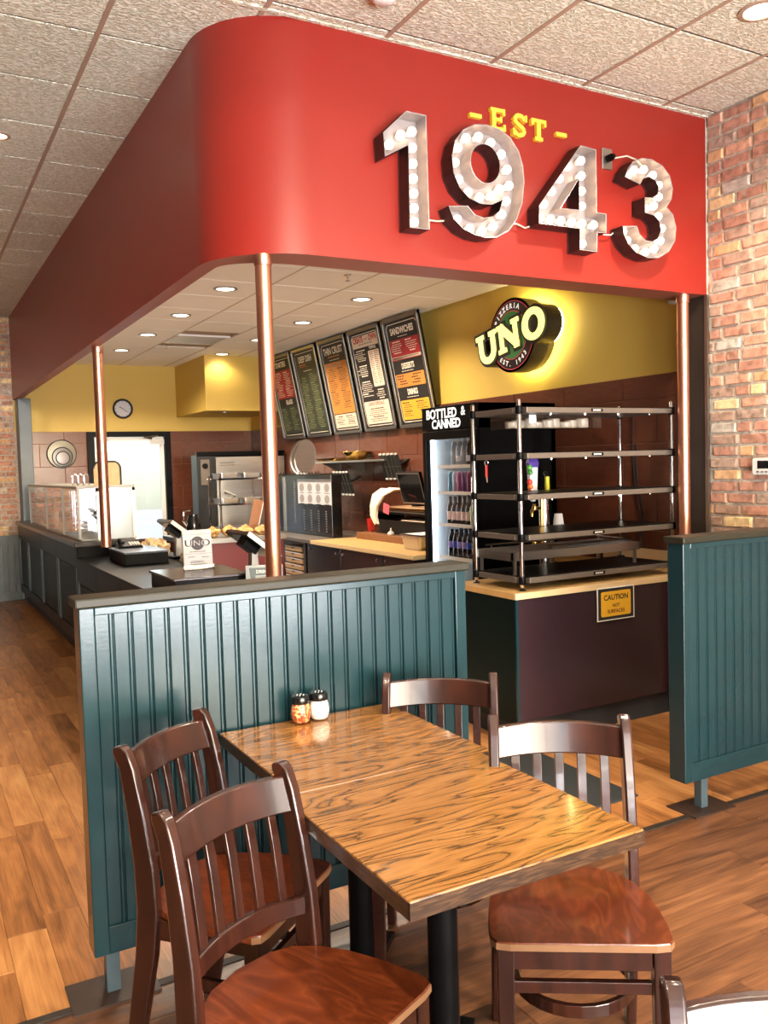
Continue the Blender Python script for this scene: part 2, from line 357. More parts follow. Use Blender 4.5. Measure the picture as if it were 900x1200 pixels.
while x < 4.49:
    y = 2.68 - rnd.random()*PL
    while y < 12.0:
        y0, y1 = max(y, 2.68), min(y+PL, 12.0)
        if y1-y0 > .02:
            cx, cy = x+PW/2, (y0+y1)/2
            seen = (-1.0 < cx < 1.35 and cy < 7.2) or (1.2 < cx < 4.3 and cy < 4.1)
            if seen and n_l < 290:
                inst('floor_plank', me_l, floor, (cx, cy, 0), (PW-.0007, y1-y0-.0007, .008)); n_l += 1
            else:
                t = MB().add(pv, pf); far_l.add([(cx+v[0]*(PW-.0007), cy+v[1]*(y1-y0-.0007), v[2]*.008) for v in t.v], t.f)
        y += PL
    x += PW
far_l.build('floor_planks_far', M_pl_ls, floor, kind='stuff')
PW, PL = .152, 1.05
y = 2.645-PW
while y > -2.7:
    x = -4.5 - rnd.random()*PL
    while x < 4.29:
        x0, x1 = max(x, -4.5), min(x+PL, 4.29)
        if x1-x0 > .02:
            cx, cy = (x0+x1)/2, y+PW/2
            if x1 > .1 and cy > .6: inst('floor_plank', me_d, floor, (cx, cy, 0), (x1-x0-.0007, PW-.0007, .008))
            else:
                t = MB().add(pv, pf); far_d.add([(cx+v[0]*(x1-x0-.0007), cy+v[1]*(PW-.0007), v[2]*.008) for v in t.v], t.f)
        x += PL
    y -= PW
far_d.build('floor_planks_far', M_pl_ds, floor, kind='stuff')
struct('trim_1', MB().box(-4.5, BX, 2.647, 2.678, -.008, .004), M_strip)

# ---- dining ceiling: tee grid with lay-in tiles
ceiling = struct('ceiling', MB().box(-4.6, 4.6, -2.75, 12.2, HZ+.03, HZ+.10), M_plain)
GX = [.887+.6075*k for k in range(-9, 7)]; GY = [2.977+.605*k for k in range(-10, 16)]
cv, cf = chamf(.008, .25)
cv = [(a, b, -c-1) for a, b, c in cv]; cf = [tuple(reversed(f)) for f in cf]
me_c = mesh_of(MB().add([(a, b, c) for a, b, c in cv], cf), M_ctile)
def inside_soffit(x, y): return x > SX+.1 and y > SY+.1
far_c = MB()
for i in range(len(GX)-1):
    for j in range(len(GY)-1):
        x0, x1, y0, y1 = max(GX[i], -4.5), min(GX[i+1], BX if GY[j] < SY else 4.5), max(GY[j], -2.7), min(GY[j+1], 12.04)
        if x1-x0 < .03 or y1-y0 < .03: continue
        if x0 > SX+.3 and y0 > SY+.3: continue
        cx, cy, sx, sy = (x0+x1)/2, (y0+y1)/2, x1-x0-.012, y1-y0-.012
        if cy > 1.8 and cx > -1.3:
            inst('ceiling_tile', me_c, ceiling, (cx, cy, HZ+.024), (sx, sy, .024))
        else:
            far_c.add([(cx+a*sx, cy+b*sy, HZ+.024+c*.024) for a, b, c in cv], cf)
far_c.build('ceiling_tiles_far', M_ctile, ceiling, kind='stuff')
for k, gx in enumerate(GX):
    if -4.5 < gx < BX:
        MB().box(gx-.011, gx+.011, -2.7, 12.04 if gx < SX+.1 else SY+.05, HZ-.004, HZ+.02).build('grid_bar', M_grid, ceiling)
for gy in GY:
    if -2.7 < gy < 12.0:
        MB().box(-4.5, BX if gy < SY+.2 else SX+.05, gy-.006, gy+.006, HZ+.004, HZ+.02).build('grid_bar', M_grid2, ceiling)
MB().box(SX-.0, BX, SY-.022, SY, HZ-.006, HZ+.02).build('wall_angle', M_ctile, ceiling)

# ---- kitchen ceiling
kc = struct('ceiling_kitchen', MB().box(SX+.12, WX, SY+.2, BY, KZ+.02, KZ+.06), M_plain)
KX = [2.64+.61*k for k in range(-3, 4)]; KY = [4.05+.61*k for k in range(-1, 15)]
me_k = mesh_of(MB().add(cv, cf), M_ksm)
for i in range(len(KX)-1):
    for j in range(len(KY)-1):
        x0, x1, y0, y1 = max(KX[i], SX+.12), min(KX[i+1], WX-.003), max(KY[j], SY+.2), min(KY[j+1], BY-.003)
        if x1-x0 < .03 or y1-y0 < .03: continue
        if abs((x0+x1)/2-2.945) < .2 and abs((y0+y1)/2-9.53) < .4: continue
        inst('ceiling_tile', me_k, kc, ((x0+x1)/2, (y0+y1)/2, KZ+.016), (x1-x0-.008, y1-y0-.005, .016))
for gx in KX: 
    if SX+.15 < gx < WX-.05: MB().box(gx-.009, gx+.009, SY+.2, BY, KZ-.002, KZ+.012).build('grid_bar', M_kgrid, kc)
for gy in KY:
    if SY+.2 < gy < BY: MB().box(SX+.12, WX, gy-.004, gy+.004, KZ+.004, KZ+.012).build('grid_bar', M_kgrid, kc)

# ---- bulkhead with the rounded corner (red)
R = .42
def corner(ins=0, n=14):
    cx, cy, r = SX+R, SY+R, R-ins
    return [(cx-r*math.cos(t), cy-r*math.sin(t)) for t in [PI/2*k/n for k in range(n+1)]]
yb = BY-.02
outer = [(SX, yb)]+corner()+[(BX-.002, SY)]
tk = .21
inner = [(SX+.085, yb)]
cxi, cyi = SX+R, SY+R
for k in range(15):
    t = PI/2*k/14; rx, ry = R-.085, R-.21
    inner.append((cxi-rx*math.cos(t), cyi-ry*math.sin(t)))
inner.append((BX-.002, SY+tk))
n = len(outer)
z0, z1 = SZ, HZ+.025
mb = MB().loft([[(x, y, z0) for x, y in outer], [(x, y, z1) for x, y in outer]], closed=False, caps=False)
sof = struct('wall_bulkhead', mb, M_red, smooth=True)
mb = MB()
for i in range(n-1):
    a, b, c, d = outer[i], outer[i+1], inner[i+1], inner[i]
    mb.add([(a[0], a[1], z0), (b[0], b[1], z0), (c[0], c[1], z0), (d[0], d[1], z0)], [(0, 1, 2, 3)])
mb.loft([[(x, y, z0) for x, y in inner], [(x, y, KZ+.1) for x, y in inner]], closed=False, caps=False)
mb.build('bulkhead_underside', M_soffit_in, sof)

# ---- brick wall on the right, bricks one by one
wr = struct('wall_right', MB().box(BX+.012, BX+.45, -2.75, SY+.0, 0, HZ+.03).box(BX, BX+.45, SY, SY+.3, SZ, HZ+.03), M_mortar)
bricks = []
for s in range(7):
    v, f = chamf(.06, .35)
    v = [(a+rnd.uniform(-.02, .02), b+rnd.uniform(-.05, .05), c) for a, b, c in v]
    bricks.append((v, f))
me_b = [mesh_of(MB().add(v, f), M_brick) for v, f in bricks]
def brickwork(parent, u0, u1, z0, z1, place, cap=300, near=None):
    cnt = 0; far = MB(); z = z1; row = 0
    H, Lb = .0655, .203
    while z > z0+.02:
        h = min(H, z-z0)
        u = u0 - (row % 2)*Lb*.5 - rnd.random()*.02
        while u < u1:
            l = Lb+rnd.uniform(-.012, .012)
            if rnd.random() < .12: l *= .5
            a, b = max(u, u0), min(u+l, u1)
            if b-a > .025:
                cu, cz = (a+b)/2, z-h/2; s = (b-a-rnd.uniform(.009, .016), h-rnd.uniform(.009, .014), .03); k = rnd.randrange(7); pr = rnd.uniform(-.004, .006); tl = rnd.uniform(-.02, .02)
                if (near is None or near(cu, cz)) and cnt < cap:
                    place('i', parent, me_b[k], cu, cz, s, pr, tl); cnt += 1
                else: place('m', far, bricks[k], cu, cz, s, pr, tl)
            u += l
        z -= H+.0045; row += 1
    return far
def place_r(mode, tgt, m, u, z, s, pr, tl):        # wall normal -x, u = y
    rot = Matrix(((0, 0, -1), (-1, 0, 0), (0, 1, 0)))  # local x->-y, y->z, z->-x
    if mode == 'i':
        o = inst('brick', m, tgt, (BX+.004-pr, u, z), s, (rot @ Matrix.Rotation(tl, 3, 'Z')).to_euler())
    else:
        tgt.add([Vector((BX+.004-pr, u, z))+rot @ Vector((p[0]*s[0], p[1]*s[1], p[2]*s[2])) for p in m[0]], m[1])
far = brickwork(wr, 2.95, SY-.006, 1.0, HZ, place_r, 300)
far.build('bricks_far', M_brick, wr, kind='stuff') if far.v else None
far = brickwork(wr, -2.7, 2.945, 1.0, HZ, place_r, 0)
far.build('bricks_near', M_brick, wr, kind='stuff')
# ---- back brick wall on the left
wb = struct('wall_back', MB().box(1.29, 2.17, BY+.012, BY+.3, 0, 2.24).box(3.284, WX+.1, BY+.012, BY+.3, 0, 2.24).box(-4.6, 1.29, BY+.012, BY+.3, 0, HZ+.03), M_mortar)
def place_b(mode, tgt, m, u, z, s, pr, tl):        # normal -y, u = x
    rot = Matrix(((1, 0, 0), (0, 0, -1), (0, 1, 0)))
    rot = Matrix(((1, 0, 0), (0, 0, 1), (0, -1, 0))) @ Matrix.Rotation(PI, 3, 'X') if False else Matrix(((1, 0, 0), (0, 0, -1), (0, 1, 0)))
    if mode == 'i': inst('brick', m, tgt, (u, BY+.004-pr, z), s, (rot @ Matrix.Rotation(tl, 3, 'Z')).to_euler())
    else: tgt.add([Vector((u, BY+.004-pr, z))+rot @ Vector((p[0]*s[0], p[1]*s[1], p[2]*s[2])) for p in m[0]], m[1])
far = brickwork(wb, .45, 1.29, .84, HZ, place_b, 300)
if far.v: far.build('bricks_far', M_brick, wb, kind='stuff')
far = brickwork(wb, -4.5, .44, .84, HZ, place_b, 0)
far.build('bricks_near', M_brick, wb, kind='stuff')
# wainscot under it
wz = struct('trim_2', MB().box(-4.5, 1.29, BY-.03, BY+.012, 0, .11).box(-4.5, 1.29, BY-.04, BY+.012, .72, .84), M_postp)
for k in range(44):
    x0 = 1.285-.075*(k+1)
    MB().box(x0+.003, x0+.072, BY-.02, BY+.012, .11, .72).build('bead_board', M_postp, wz)
# ---- unseen walls
struct('wall_left', MB().box(-4.62, -4.5, -2.75, 12.2, 0, HZ+.1), mat('brown side wall', srgb(96, 72, 56), .8))
struct('trim_bounce', MB().box(2.05, WX-.02, 4.6, BY-.02, .0005, .004), mat('pale ceiling bounce slab', srgb(196, 184, 164), .5))  # unseen pale slab added to bounce light onto the kitchen ceiling
# ---- storefront behind the camera: sill, piers, mullions, glass
wf = struct('wall_front', MB().box(-4.5, BX, -2.74, -2.6, 0, .12).box(-4.5, BX, -2.74, -2.6, 3.5, HZ+.05).box(-4.5, -1.4, -2.74, -2.6, .12, 3.5).box(4.0, BX, -2.74, -2.6, .12, 3.5), M_plain)
k = 0
for i in range(4):
    x0 = -1.4+1.35*i; x1 = x0+1.35; k += 1
    wd = struct('window_%d' % k, MB().box(x0, x0+.03, -2.70, -2.62, .12, 3.5).box(x1-.03, x1, -2.70, -2.62, .12, 3.5).box(x0, x1, -2.70, -2.62, .12, .18).box(x0, x1, -2.70, -2.62, 3.44, 3.5).box(x0, x1, -2.70, -2.62, 2.52, 2.58), M_winf)
    MB().box(x0+.03, x1-.03, -2.665, -2.66, .18, 2.52).build('pane', M_glass, wd)
    MB().box(x0+.03, x1-.03, -2.665, -2.66, 2.58, 3.44).build('pane', M_glass, wd)
struct('ground', MB().box(-40, 40, -45, -2.75, -.25, -.12).box(-40, 40, 12.4, 40, -.25, -.12), M_pave)

# ---- kitchen walls
wk = struct('wall_kitchen', MB().box(WX, WX+.15, SY+.14, BY+.3, 0, KZ+.1), M_yel)
wky = struct('wall_kitchen_back', MB().box(1.29, WX, BY, BY+.2, 2.164, KZ+.1), M_yel)
jb = struct('trim_3', MB().box(BX-.004, WX+.02, SY+.002, SY+.145, 0, SZ+.01), M_jamb)
MB().box(BX-.012, BX+.005, SY-.012, SY+.012, 0, SZ).build('corner_bead', M_alum, jb)
me_t = None
tv, tf = chamf(.008, .3)
me_t = mesh_of(MB().add(tv, tf), M_tile)
zs = [2.164, 2.007, 1.704, 1.401, 1.098, .795]
gr = MB().box(WX-.004, WX, SY+.145, BY, .5, 2.164); gr.build('grout_bed', M_grout, wk)
gr = MB().box(1.46, 2.17, BY-.004, BY+.0, 0, 2.164).box(3.284, WX, BY-.004, BY+.0, 0, 2.164)
gb = gr.build('grout_bed', M_grout, wky)
rotk = Matrix(((0, 0, -1), (-1, 0, 0), (0, 1, 0))).to_euler()
rotb = Matrix(((1, 0, 0), (0, 0, -1), (0, 1, 0))).to_euler()
TL = .624
for r in range(5):
    zt, zb_ = zs[r], zs[r+1]; y = (4.563 if r % 2 == 0 else 4.253)-TL*2
    while y < BY:
        a, b = max(y, SY+.15), min(y+TL, BY-.01)
        if b-a > .03: inst('wall_tile', me_t, wk, (WX-.010, (a+b)/2, (zt+zb_)/2), (b-a-.004, zt-zb_-.004, .008), rotk)
        y += TL
    x = 1.46-(TL*.5 if r % 2 else .0)-.2
    while x < WX:
        for lo, hi in ((1.46, 2.165), (3.29, WX-.012)):
            a, b = max(x, lo), min(x+TL, hi)
            if b-a > .03: inst('wall_tile', me_t, wky, ((a+b)/2, BY-.010, (zt+zb_)/2), (b-a-.004, zt-zb_-.004, .008), rotb)
        x += TL
# grey end post beside the kitchen's back left corner
struct('trim_4', MB().box(1.306, 1.46, 11.75, BY, 0, SZ), M_postp, bevel=.006)
# ochre hood box over the ovens
hb = struct('trim_5', MB().box(3.40, WX-.001, 10.7, BY, 2.36, KZ+.01), M_yel)
# ---- glass back door, daylight beyond
dr = struct('door_1', MB().box(2.17, 2.26, BY-.06, BY+.08, 0, 2.16).box(3.20, 3.284, BY-.06, BY+.08, 0, 2.16).box(2.26, 3.20, BY-.06, BY+.08, 2.09, 2.16), M_black)
lf = MB().box(2.265, 2.32, BY-.02, BY+.02, .02, 2.085).box(3.14, 3.195, BY-.02, BY+.02, .02, 2.085).box(2.32, 3.14, BY-.02, BY+.02, 2.03, 2.085).box(2.32, 3.14, BY-.02, BY+.02, .02, .16).build('door_leaf', M_white, dr)
MB().box(2.32, 3.14, BY-.004, BY+.004, .16, 2.03).build('door_glass', M_glass, dr)
MB().box(3.0, 3.19, BY-.07, BY-.02, 1.98, 2.05).tube([(3.02, BY-.07, 2.06), (2.9, BY-.14, 2.07), (3.1, BY-.08, 2.10)], .012).build('door_closer', M_alum, dr)
MB().tube([(2.36, BY-.02, .95), (2.36, BY-.07, .97), (2.36, BY-.07, 1.2), (2.36, BY-.02, 1.22)], .011).build('door_handle', M_chrome, dr)

# ---- beadboard partitions
def partition(label, x0, x1, y0, y1, zb, zt, posts, bead, left_end=True, lattice=False):
    t = root('partition', label, 'partition', ((x0+x1)/2, (y0+y1)/2, 0))
    MB().box(x0+.02, x1-.02, y0+.02, y1-.02, zb+.02, zt-.04).build('core', M_teal, t)
    MB().box(x0-.012, x1+.012, y0-.014, y1+.014, zt-.03, zt).build('cap', M_cap, t, bevel=.006)['label'] = 'olive brown rounded cap'
    MB().box(x0, x0+.045, y0, y1, zb, zt-.03).build('stile', M_teal, t, bevel=.003)
    MB().box(x1-.045, x1, y0, y1, zb, zt-.03).build('stile', M_teal, t, bevel=.003)
    MB().box(x0+.045, x1-.045, y0, y1, zb, zb+.085).build('rail', M_teal, t, bevel=.003)
    MB().box(x0+.045, x1-.045, y0, y1, zt-.055, zt-.03).build('rail', M_teal, t, bevel=.003)
    n = round((x1-x0-.09)/bead); wd = (x1-x0-.09)/n; z0_, z1_ = zb+.085, zt-.055
    prof = [(.0012, .0), (.0035, -.004), (wd-.0155, -.004), (wd-.013, -.0005), (wd-.0105, -.004), (wd-.0055, -.004), (wd-.0012, 0)]
    b = MB().loft([[(a, c, 0) for a, c in prof]+[(wd-.0012, .006, 0), (.0012, .006, 0)], [(a, c, z1_-z0_) for a, c in prof]+[(wd-.0012, .006, z1_-z0_), (.0012, .006, z1_-z0_)]])
    me = mesh_of(b, M_teal); base = wloc(t)
    for k in range(n):
        inst('bead_board', me, t, Vector((x0+.045+k*wd, y0+.014, z0_))-base)
    for px in posts:
        MB().box(px-.021, px+.021, (y0+y1)/2-.021, (y0+y1)/2+.021, .006, zb+.01).build('post', M_postp, t, bevel=.002)['label'] = 'grey painted steel post'
        MB().box(px-.13, px+.13, (y0+y1)/2-.085, (y0+y1)/2+.085, 0.0, .007).build('floor_plate', M_plate, t)['label'] = 'dark brown flat plate screwed to the floor'
    return t
partition('teal beadboard partition behind the oak tables', .433, 1.813, 2.66, 2.75, .138, 1.232, (.49, 1.72), .0555)
partition('teal beadboard partition running to the brick wall on the right', 2.962, 4.29, 2.66, 2.75, .15, 1.250, (3.112, 4.1), .06)

# ---- copper pipes
def pole(label, x, y, z0, z1=SZ, r=.037):
    t = root('copper_pole', label, 'pole', (x, y, z0), group='copper poles under the red bulkhead')
    MB().lathe([(r, z0), (r, z1-.02)], (x, y, 0), 28).build('pipe', M_copper, t, smooth=True)
    MB().lathe([(r+.001, z1-.05), (r+.004, z1-.045), (r+.004, z1-.0), (r+.001, z1)], (x, y, 0), 28).build('collar', M_copper, t, smooth=True)
pole('middle copper pole under the rounded corner of the red bulkhead', 1.485, 3.752, .905)
pole('left copper pole standing on the far order counter', 1.36, 6.93, 1.03, r=.039)
pole('right copper pole beside the dark jamb and brick wall', 4.16, 3.72, .0, r=.035)

# ================================================================== TABLES AND CHAIRS
def table(label, x0, x1, y0, y1, leg_xy, rz=0):
    cx, cy = (x0+x1)/2, (y0+y1)/2
    t = root('table', label, 'table', (cx, cy, 0), rz, 'oak dining tables pushed together')
    w_, d_ = x1-x0, y1-y0
    MB().box(-w_/2, w_/2, -d_/2, d_/2, TB-.038, TB).build('tabletop', M_oak, t, bevel=.003, local=True)
    e = .0015; b = MB()
    b.box(-w_/2-e, w_/2+e, -d_/2-e, -d_/2+.004, TB-.0385, TB-.004).box(-w_/2-e, w_/2+e, d_/2-.004, d_/2+e, TB-.0385, TB-.004)
    b.box(-w_/2-e, -w_/2+.004, -d_/2, d_/2, TB-.0385, TB-.004).box(w_/2-.004, w_/2+e, -d_/2, d_/2, TB-.0385, TB-.004)
    b.build('edge_band', M_oakedge, t, local=True)
    lx, ly = leg_xy
    MB().lathe([(.038, .05), (.038, TB-.05)], (lx, ly, 0), 24).build('column', M_black, t, smooth=True, local=True)
    MB().box(lx-.14, lx+.14, ly-.14, ly+.14, TB-.052, TB-.038).build('mounting_plate', M_black, t, local=True)
    for k in range(4):
        a = PI/4+PI/2*k; c, s = math.cos(a), math.sin(a)
        def sec(r, hw, z0, z1): return [(lx+c*r-s*hw, ly+s*r+c*hw, z0), (lx+c*r+s*hw, ly+s*r-c*hw, z0), (lx+c*r+s*hw, ly+s*r-c*hw, z1), (lx+c*r-s*hw, ly+s*r+c*hw, z1)]
        MB().loft([sec(.0, .03, .02, .075), sec(.12, .028, .018, .06), sec(.29, .022, .012, .03)]).build('foot', M_black, t, bevel=.004, local=True)
    return t
table('oak table with dark grain, the near one with a bright lamp reflection', .811, 1.429, 1.404, 2.038, (.0, .06))
table('oak table against the teal partition, carrying the two shakers', .846, 1.462, 2.041, 2.652, (.0, -.05))

def chair(label, bc, f, flip=1, group='mahogany slat-back chairs around the oak tables'):
    """bc = centre of the top of the back, f = facing direction"""
    f = Vector((f[0], f[1], 0)).normalized(); o = Vector((bc[0], bc[1], 0))+.205*f
    t = root('dining_chair', label, 'chair', o, math.atan2(-f.x, f.y), group)
    bw = .181
    prof = [(-.235, 0), (-.205, .16), (-.172, .34), (-.160, .46), (-.166, .58), (-.186, .72), (-.208, .83), (-.226, .868), (-.236, .884)]
    def py(z):
        for (a, b), (c, d) in zip(prof, prof[1:]):
            if b <= z <= d: return a+(c-a)*(z-b)/(d-b)
        return prof[-1][0]
    dp = [.042, .050, .060, .064, .060, .052, .046, .046, .028]
    for s in (-1, 1):
        rings = []
        for (y, z), d in zip(prof, dp):
            nz = .35 if z > .85 else 0
            xx = s*(bw+.008*(1-z/.9))
            rings.append([(xx-.015, y-d/2, z), (xx+.015, y-d/2, z), (xx+.014, y+d/2, z+nz*.02), (xx-.014, y+d/2, z+nz*.02)])
        MB().loft(rings).build('rear_post', M_chair, t, bevel=.005, local=True, smooth=True)
    def arc_rail(z0, z1, th, sag, arch, name):
        rings = []
        for k in range(13):
            u = -1+k/6; x = u*(bw-.008); zc = arch*(1-u*u)
            ya = py(z0)-sag*(1-u*u); yb_ = py(z1)-sag*(1-u*u)
            rings.append([(x, ya-th/2, z0+zc*.9), (x, ya+th/2, z0+zc*.9), (x, yb_+th/2, z1+zc), (x, yb_-th/2, z1+zc)])
        MB().loft(rings).build(name, M_chair, t, bevel=.004, local=True, smooth=True)
    arc_rail(.775, .858, .020, .034, .006, 'top_rail')
    arc_rail(.530, .575, .020, .030, .012, 'lower_rail')
    for k in range(5):
        u = (-2+k)/2.95; x = u*bw; rings = []
        for z in (.56, .64, .72, .79):
            y = py(z)-.033*(1-u*u)
            rings.append([(x-.0125, y-.006, z), (x+.0125, y-.006, z), (x+.0125, y+.006, z), (x-.0125, y+.006, z)])
        MB().loft(rings).build('back_slat', M_chair, t, bevel=.002, local=True, smooth=True)
    # seat outline
    half = [(.0, .186), (.17, .186), (.203, .180), (.216, .160), (.219, .10), (.216, .03), (.205, -.05), (.182, -.12), (.145, -.175), (.09, -.205), (.0, -.217)]
    out = half+[(-x, y) for x, y in reversed(half[1:-1])]
    n = len(out)
    def ringz(sc, z, dish=0): return [(x*sc, y*sc, z) for x, y in out]
    b = MB(); b.loft([ringz(.985, .440), ringz(1, .443), ringz(1, .457), ringz(.99, .461)], caps=False)
    nb = len(b.v); b.f.append(tuple(reversed(range(n))))
    m2 = [(x*.6, y*.6-.01, .457) for x, y in out]; b.v += m2
    for j in range(n):
        k = (j+1) % n; b.f.append((3*n+j, 3*n+k, nb+k, nb+j))
    b.f.append(tuple(range(nb, nb+n)))
    b.build('seat', M_seat, t, local=True, smooth=True)
    fr = [p for p in half[:4]]; fr = [(-x, y) for x, y in reversed(fr[1:])]+fr
    b = MB(); b.loft([[(x*1.004, y*1.004, .4415) for x, y in fr], [(x*1.004, y*1.004, .4580) for x, y in fr]], closed=False, caps=False)
    b.build('seat_edge', M_seatedge, t, local=True)['label'] = 'pale plywood front edge of the seat'
    b = MB().box(-.165, .165, .145, .167, .385, .440); b.build('apron', M_chair, t, local=True, bevel=.002)
    for s in (-1, 1):
        b = MB().loft([[(s*.172-.01, .15, .385), (s*.172+.01, .15, .385), (s*.172+.01, .15, .44), (s*.172-.01, .15, .44)], [(s*.178-.01, -.14, .385), (s*.178+.01, -.14, .385), (s*.178+.01, -.14, .44), (s*.178-.01, -.14, .44)]])
        b.build('side_apron', M_chair, t, local=True, bevel=.002)
        b = MB().loft([[(s*.186-.021, .135, 0), (s*.186+.013, .135, 0), (s*.186+.013, .168, 0), (s*.186-.021, .168, 0)], [(s*.184-.024, .128, .44), (s*.184+.018, .128, .44), (s*.184+.018, .172, .44), (s*.184-.024, .172, .44)]])
        b.build('front_leg', M_chair, t, local=True, bevel=.003)
    MB().box(-.165, .165, .142, .160, .322, .352).build('front_stretcher', M_chair, t, local=True, bevel=.002)
    pts = [(.155*math.cos(a), -.005+.150*math.sin(a)) for a in [2*PI*k/28 for k in range(28)]]
    b = MB().loft([[(x*q, y*q, z) for q, z in ((1, .25), (1, .282), (.9, .282), (.9, .25))] for x, y in pts]+[[(pts[0][0]*q, pts[0][1]*q, z) for q, z in ((1, .25), (1, .282), (.9, .282), (.9, .25))]], caps=False)
    b.build('bentwood_ring', M_chair, t, local=True, bevel=.002)
    return t
chair('mahogany chair at the far left of the tables, against the partition', (.62, 2.385), (.635, -.773))
chair('mahogany chair nearest the viewer at front left, seat partly in shade', (.615, 1.845), (.41, -.91))
chair('mahogany chair behind the far right side of the table, only its back showing', (1.555, 2.452), (-.582, -.813))
chair('mahogany chair at front right with its rounded red brown seat in the light', (1.560, 1.845), (-.55, -.835))
chair('chair of the next table, only its top rail showing in the bottom right corner', (1.012, .690), (-.60, -.80))

# ---- shakers on the far table
def shaker(label, x, y, fill, fillmat, cap_wear=False):
    t = root('shaker', label, 'shaker', (x, y, TB))
    c = (x, y, TB+.001)
    pr = [(.024, 0), (.030, .004), (.0345, .018), (.036, .032), (.0335, .050), (.028, .064), (.0265, .070)]
    MB().lathe([(0.001, .003)]+[(r-.003, z+.003) for r, z in pr[:fill]]+[(0.001, pr[fill-1][1]+.002)], c, 24).build('contents', fillmat, t, smooth=True)
    b = MB(); n = 32; rings = []
    for r, z in pr:
        rings.append([(c[0]+(r+.0010*math.cos(8*2*PI*k/n))*math.cos(2*PI*k/n), c[1]+(r+.0010*math.cos(8*2*PI*k/n))*math.sin(2*PI*k/n), c[2]+z) for k in range(n)])
    b.loft(rings, caps=False).build('glass_jar', M_glass, t, smooth=True)
    MB().lathe([(.0285, .066), (.030, .069), (.030, .084), (.027, .090), (.012, .0925), (.001, .093)], c, 28).build('lid', M_blackm2, t, smooth=True)['label'] = 'black perforated screw lid'
    h = MB()
    for k in range(7):
        a = 2*PI*k/6; r = 0 if k == 6 else .012
        h.lathe([(.0018, .0925), (.0018, .0936)], (c[0]+r*math.cos(a), c[1]+r*math.sin(a), c[2]), 6)
    h.build('lid_holes', M_white, t)
M_blackm2 = mat('glossy black lid', srgb(18, 18, 18), .18)
def flakes():
    m = bpy.data.materials.new('pepper flakes'); m.use_nodes = True; nt = m.node_tree; L = nt.links.new; p = nt.nodes['Principled BSDF']; p.inputs['Roughness'].default_value = .6
    tc = N(nt, 'ShaderNodeTexCoord'); v = N(nt, 'ShaderNodeTexVoronoi'); v.inputs['Scale'].default_value = 160; L(tc.outputs['Object'], v.inputs['Vector'])
    sp = N(nt, 'ShaderNodeSeparateColor'); L(v.outputs['Color'], sp.inputs[0])
    r = ramp(nt, [(0, srgb(120, 34, 20)), (.4, srgb(168, 60, 30)), (.7, srgb(206, 120, 60)), (.9, srgb(232, 190, 130))]); L(sp.outputs[0], r.inputs[0]); L(r.outputs[0], p.inputs['Base Color']); return m
shaker('glass shaker of red pepper flakes with a black lid', 1.108, 2.603, 6, flakes())
shaker('glass shaker of white grated cheese with a black lid', 1.176, 2.607, 7, mat('grated cheese', srgb(240, 236, 226), .8, bump=.4, bscale=300))

# ================================================================== PICK-UP COUNTER WITH HEATED SHELF RACK
CX0, CX1, CY0, CY1, CZ = 2.92, 4.28, 3.80, 4.42, .872
t = root('pickup_counter', 'low aubergine counter with maple edged top under the heated shelf rack', 'counter', ((CX0+CX1)/2, (CY0+CY1)/2, 0))
MB().box(CX0+.012, CX1, CY0+.012, CY1, .15, CZ-.035).build('carcass', M_green, t)
MB().box(CX0+.012, CX1, CY0, CY0+.012, .15, CZ-.036).build('front_panel', M_purple, t)['label'] = 'glossy aubergine front panel'
MB().box(CX0, CX0+.012, CY0+.0, CY1, .13, CZ-.036).build('end_panel', M_green, t)['label'] = 'dark green end panel'
MB().box(CX0-.002, CX0+.014, CY0-.004, CY0+.010, .13, CZ-.036).build('corner_trim', M_teal, t)['label'] = 'teal corner strip'
MB().box(CX0+.06, CX1, CY0+.05, CY1-.02, 0, .15).build('toe_kick', M_blackm, t)
MB().box(CX0-.004, CX1, CY0-.006, CY0+.014, CZ-.034, CZ).build('front_edge', M_maple, t)['label'] = 'pale maple front edge'
MB().box(CX0-.004, CX1, CY0+.014, CY1, CZ-.034, CZ).build('worktop', M_ctop, t)
MB().box(4.0, 4.02, CY1-.02, CY1, CZ, CZ+.1)
bs = MB().box(CX1, WX-.014, 3.83, 5.15, CZ-.034, CZ); bs.build('worktop_return', M_ctop, t)
MB().box(CX1, WX-.014, 3.83, 5.15, .0, CZ-.034).build('return_cabinet', M_dkwood, t)
MB().box(WX-.040, WX-.014, 3.83, 4.75, CZ, CZ+.10).build('backsplash', M_maple, t)
# caution notice on its front
NY = CY0-.008
f_ = frame('caution_sign', 'square yellow caution sign with black border on the counter front', 'sign', ((3.505+3.80)/2, NY, .748), (1, 0, 0), (0, 0, 1))
s_ = .192/2; sw = .147
def plate(hx, hy, z0, z1): return MB().box(-hx, hx, -hy, hy, z0, z1)
plate(.147, .098, 0, .003).build('white_border', M_signw, f_, local=True)
plate(.140, .092, .003, .0036).build('black_border', M_ink, f_, local=True)
MB().prism(rrect(-.118, .118, -.074, .074, .012), lambda a, b: (a, b, .0036), lambda a, b: (a, b, .0042)).build('yellow_field', mat('sign yellow', srgb(228, 176, 44), .45), f_, local=True)
M_brink = mat('brown red ink', srgb(104, 44, 28), .6)
text(f_, 'CAUTION', (0, .036, .0046), XR, YU, .043, M_ink, .0012, local=True, xs=1.0)
text(f_, 'HOT', (0, -.012, .0046), XR, YU, .027, M_brink, .0008, local=True)
text(f_, 'SURFACES', (0, -.046, .0046), XR, YU, .030, M_brink, .0009, local=True)

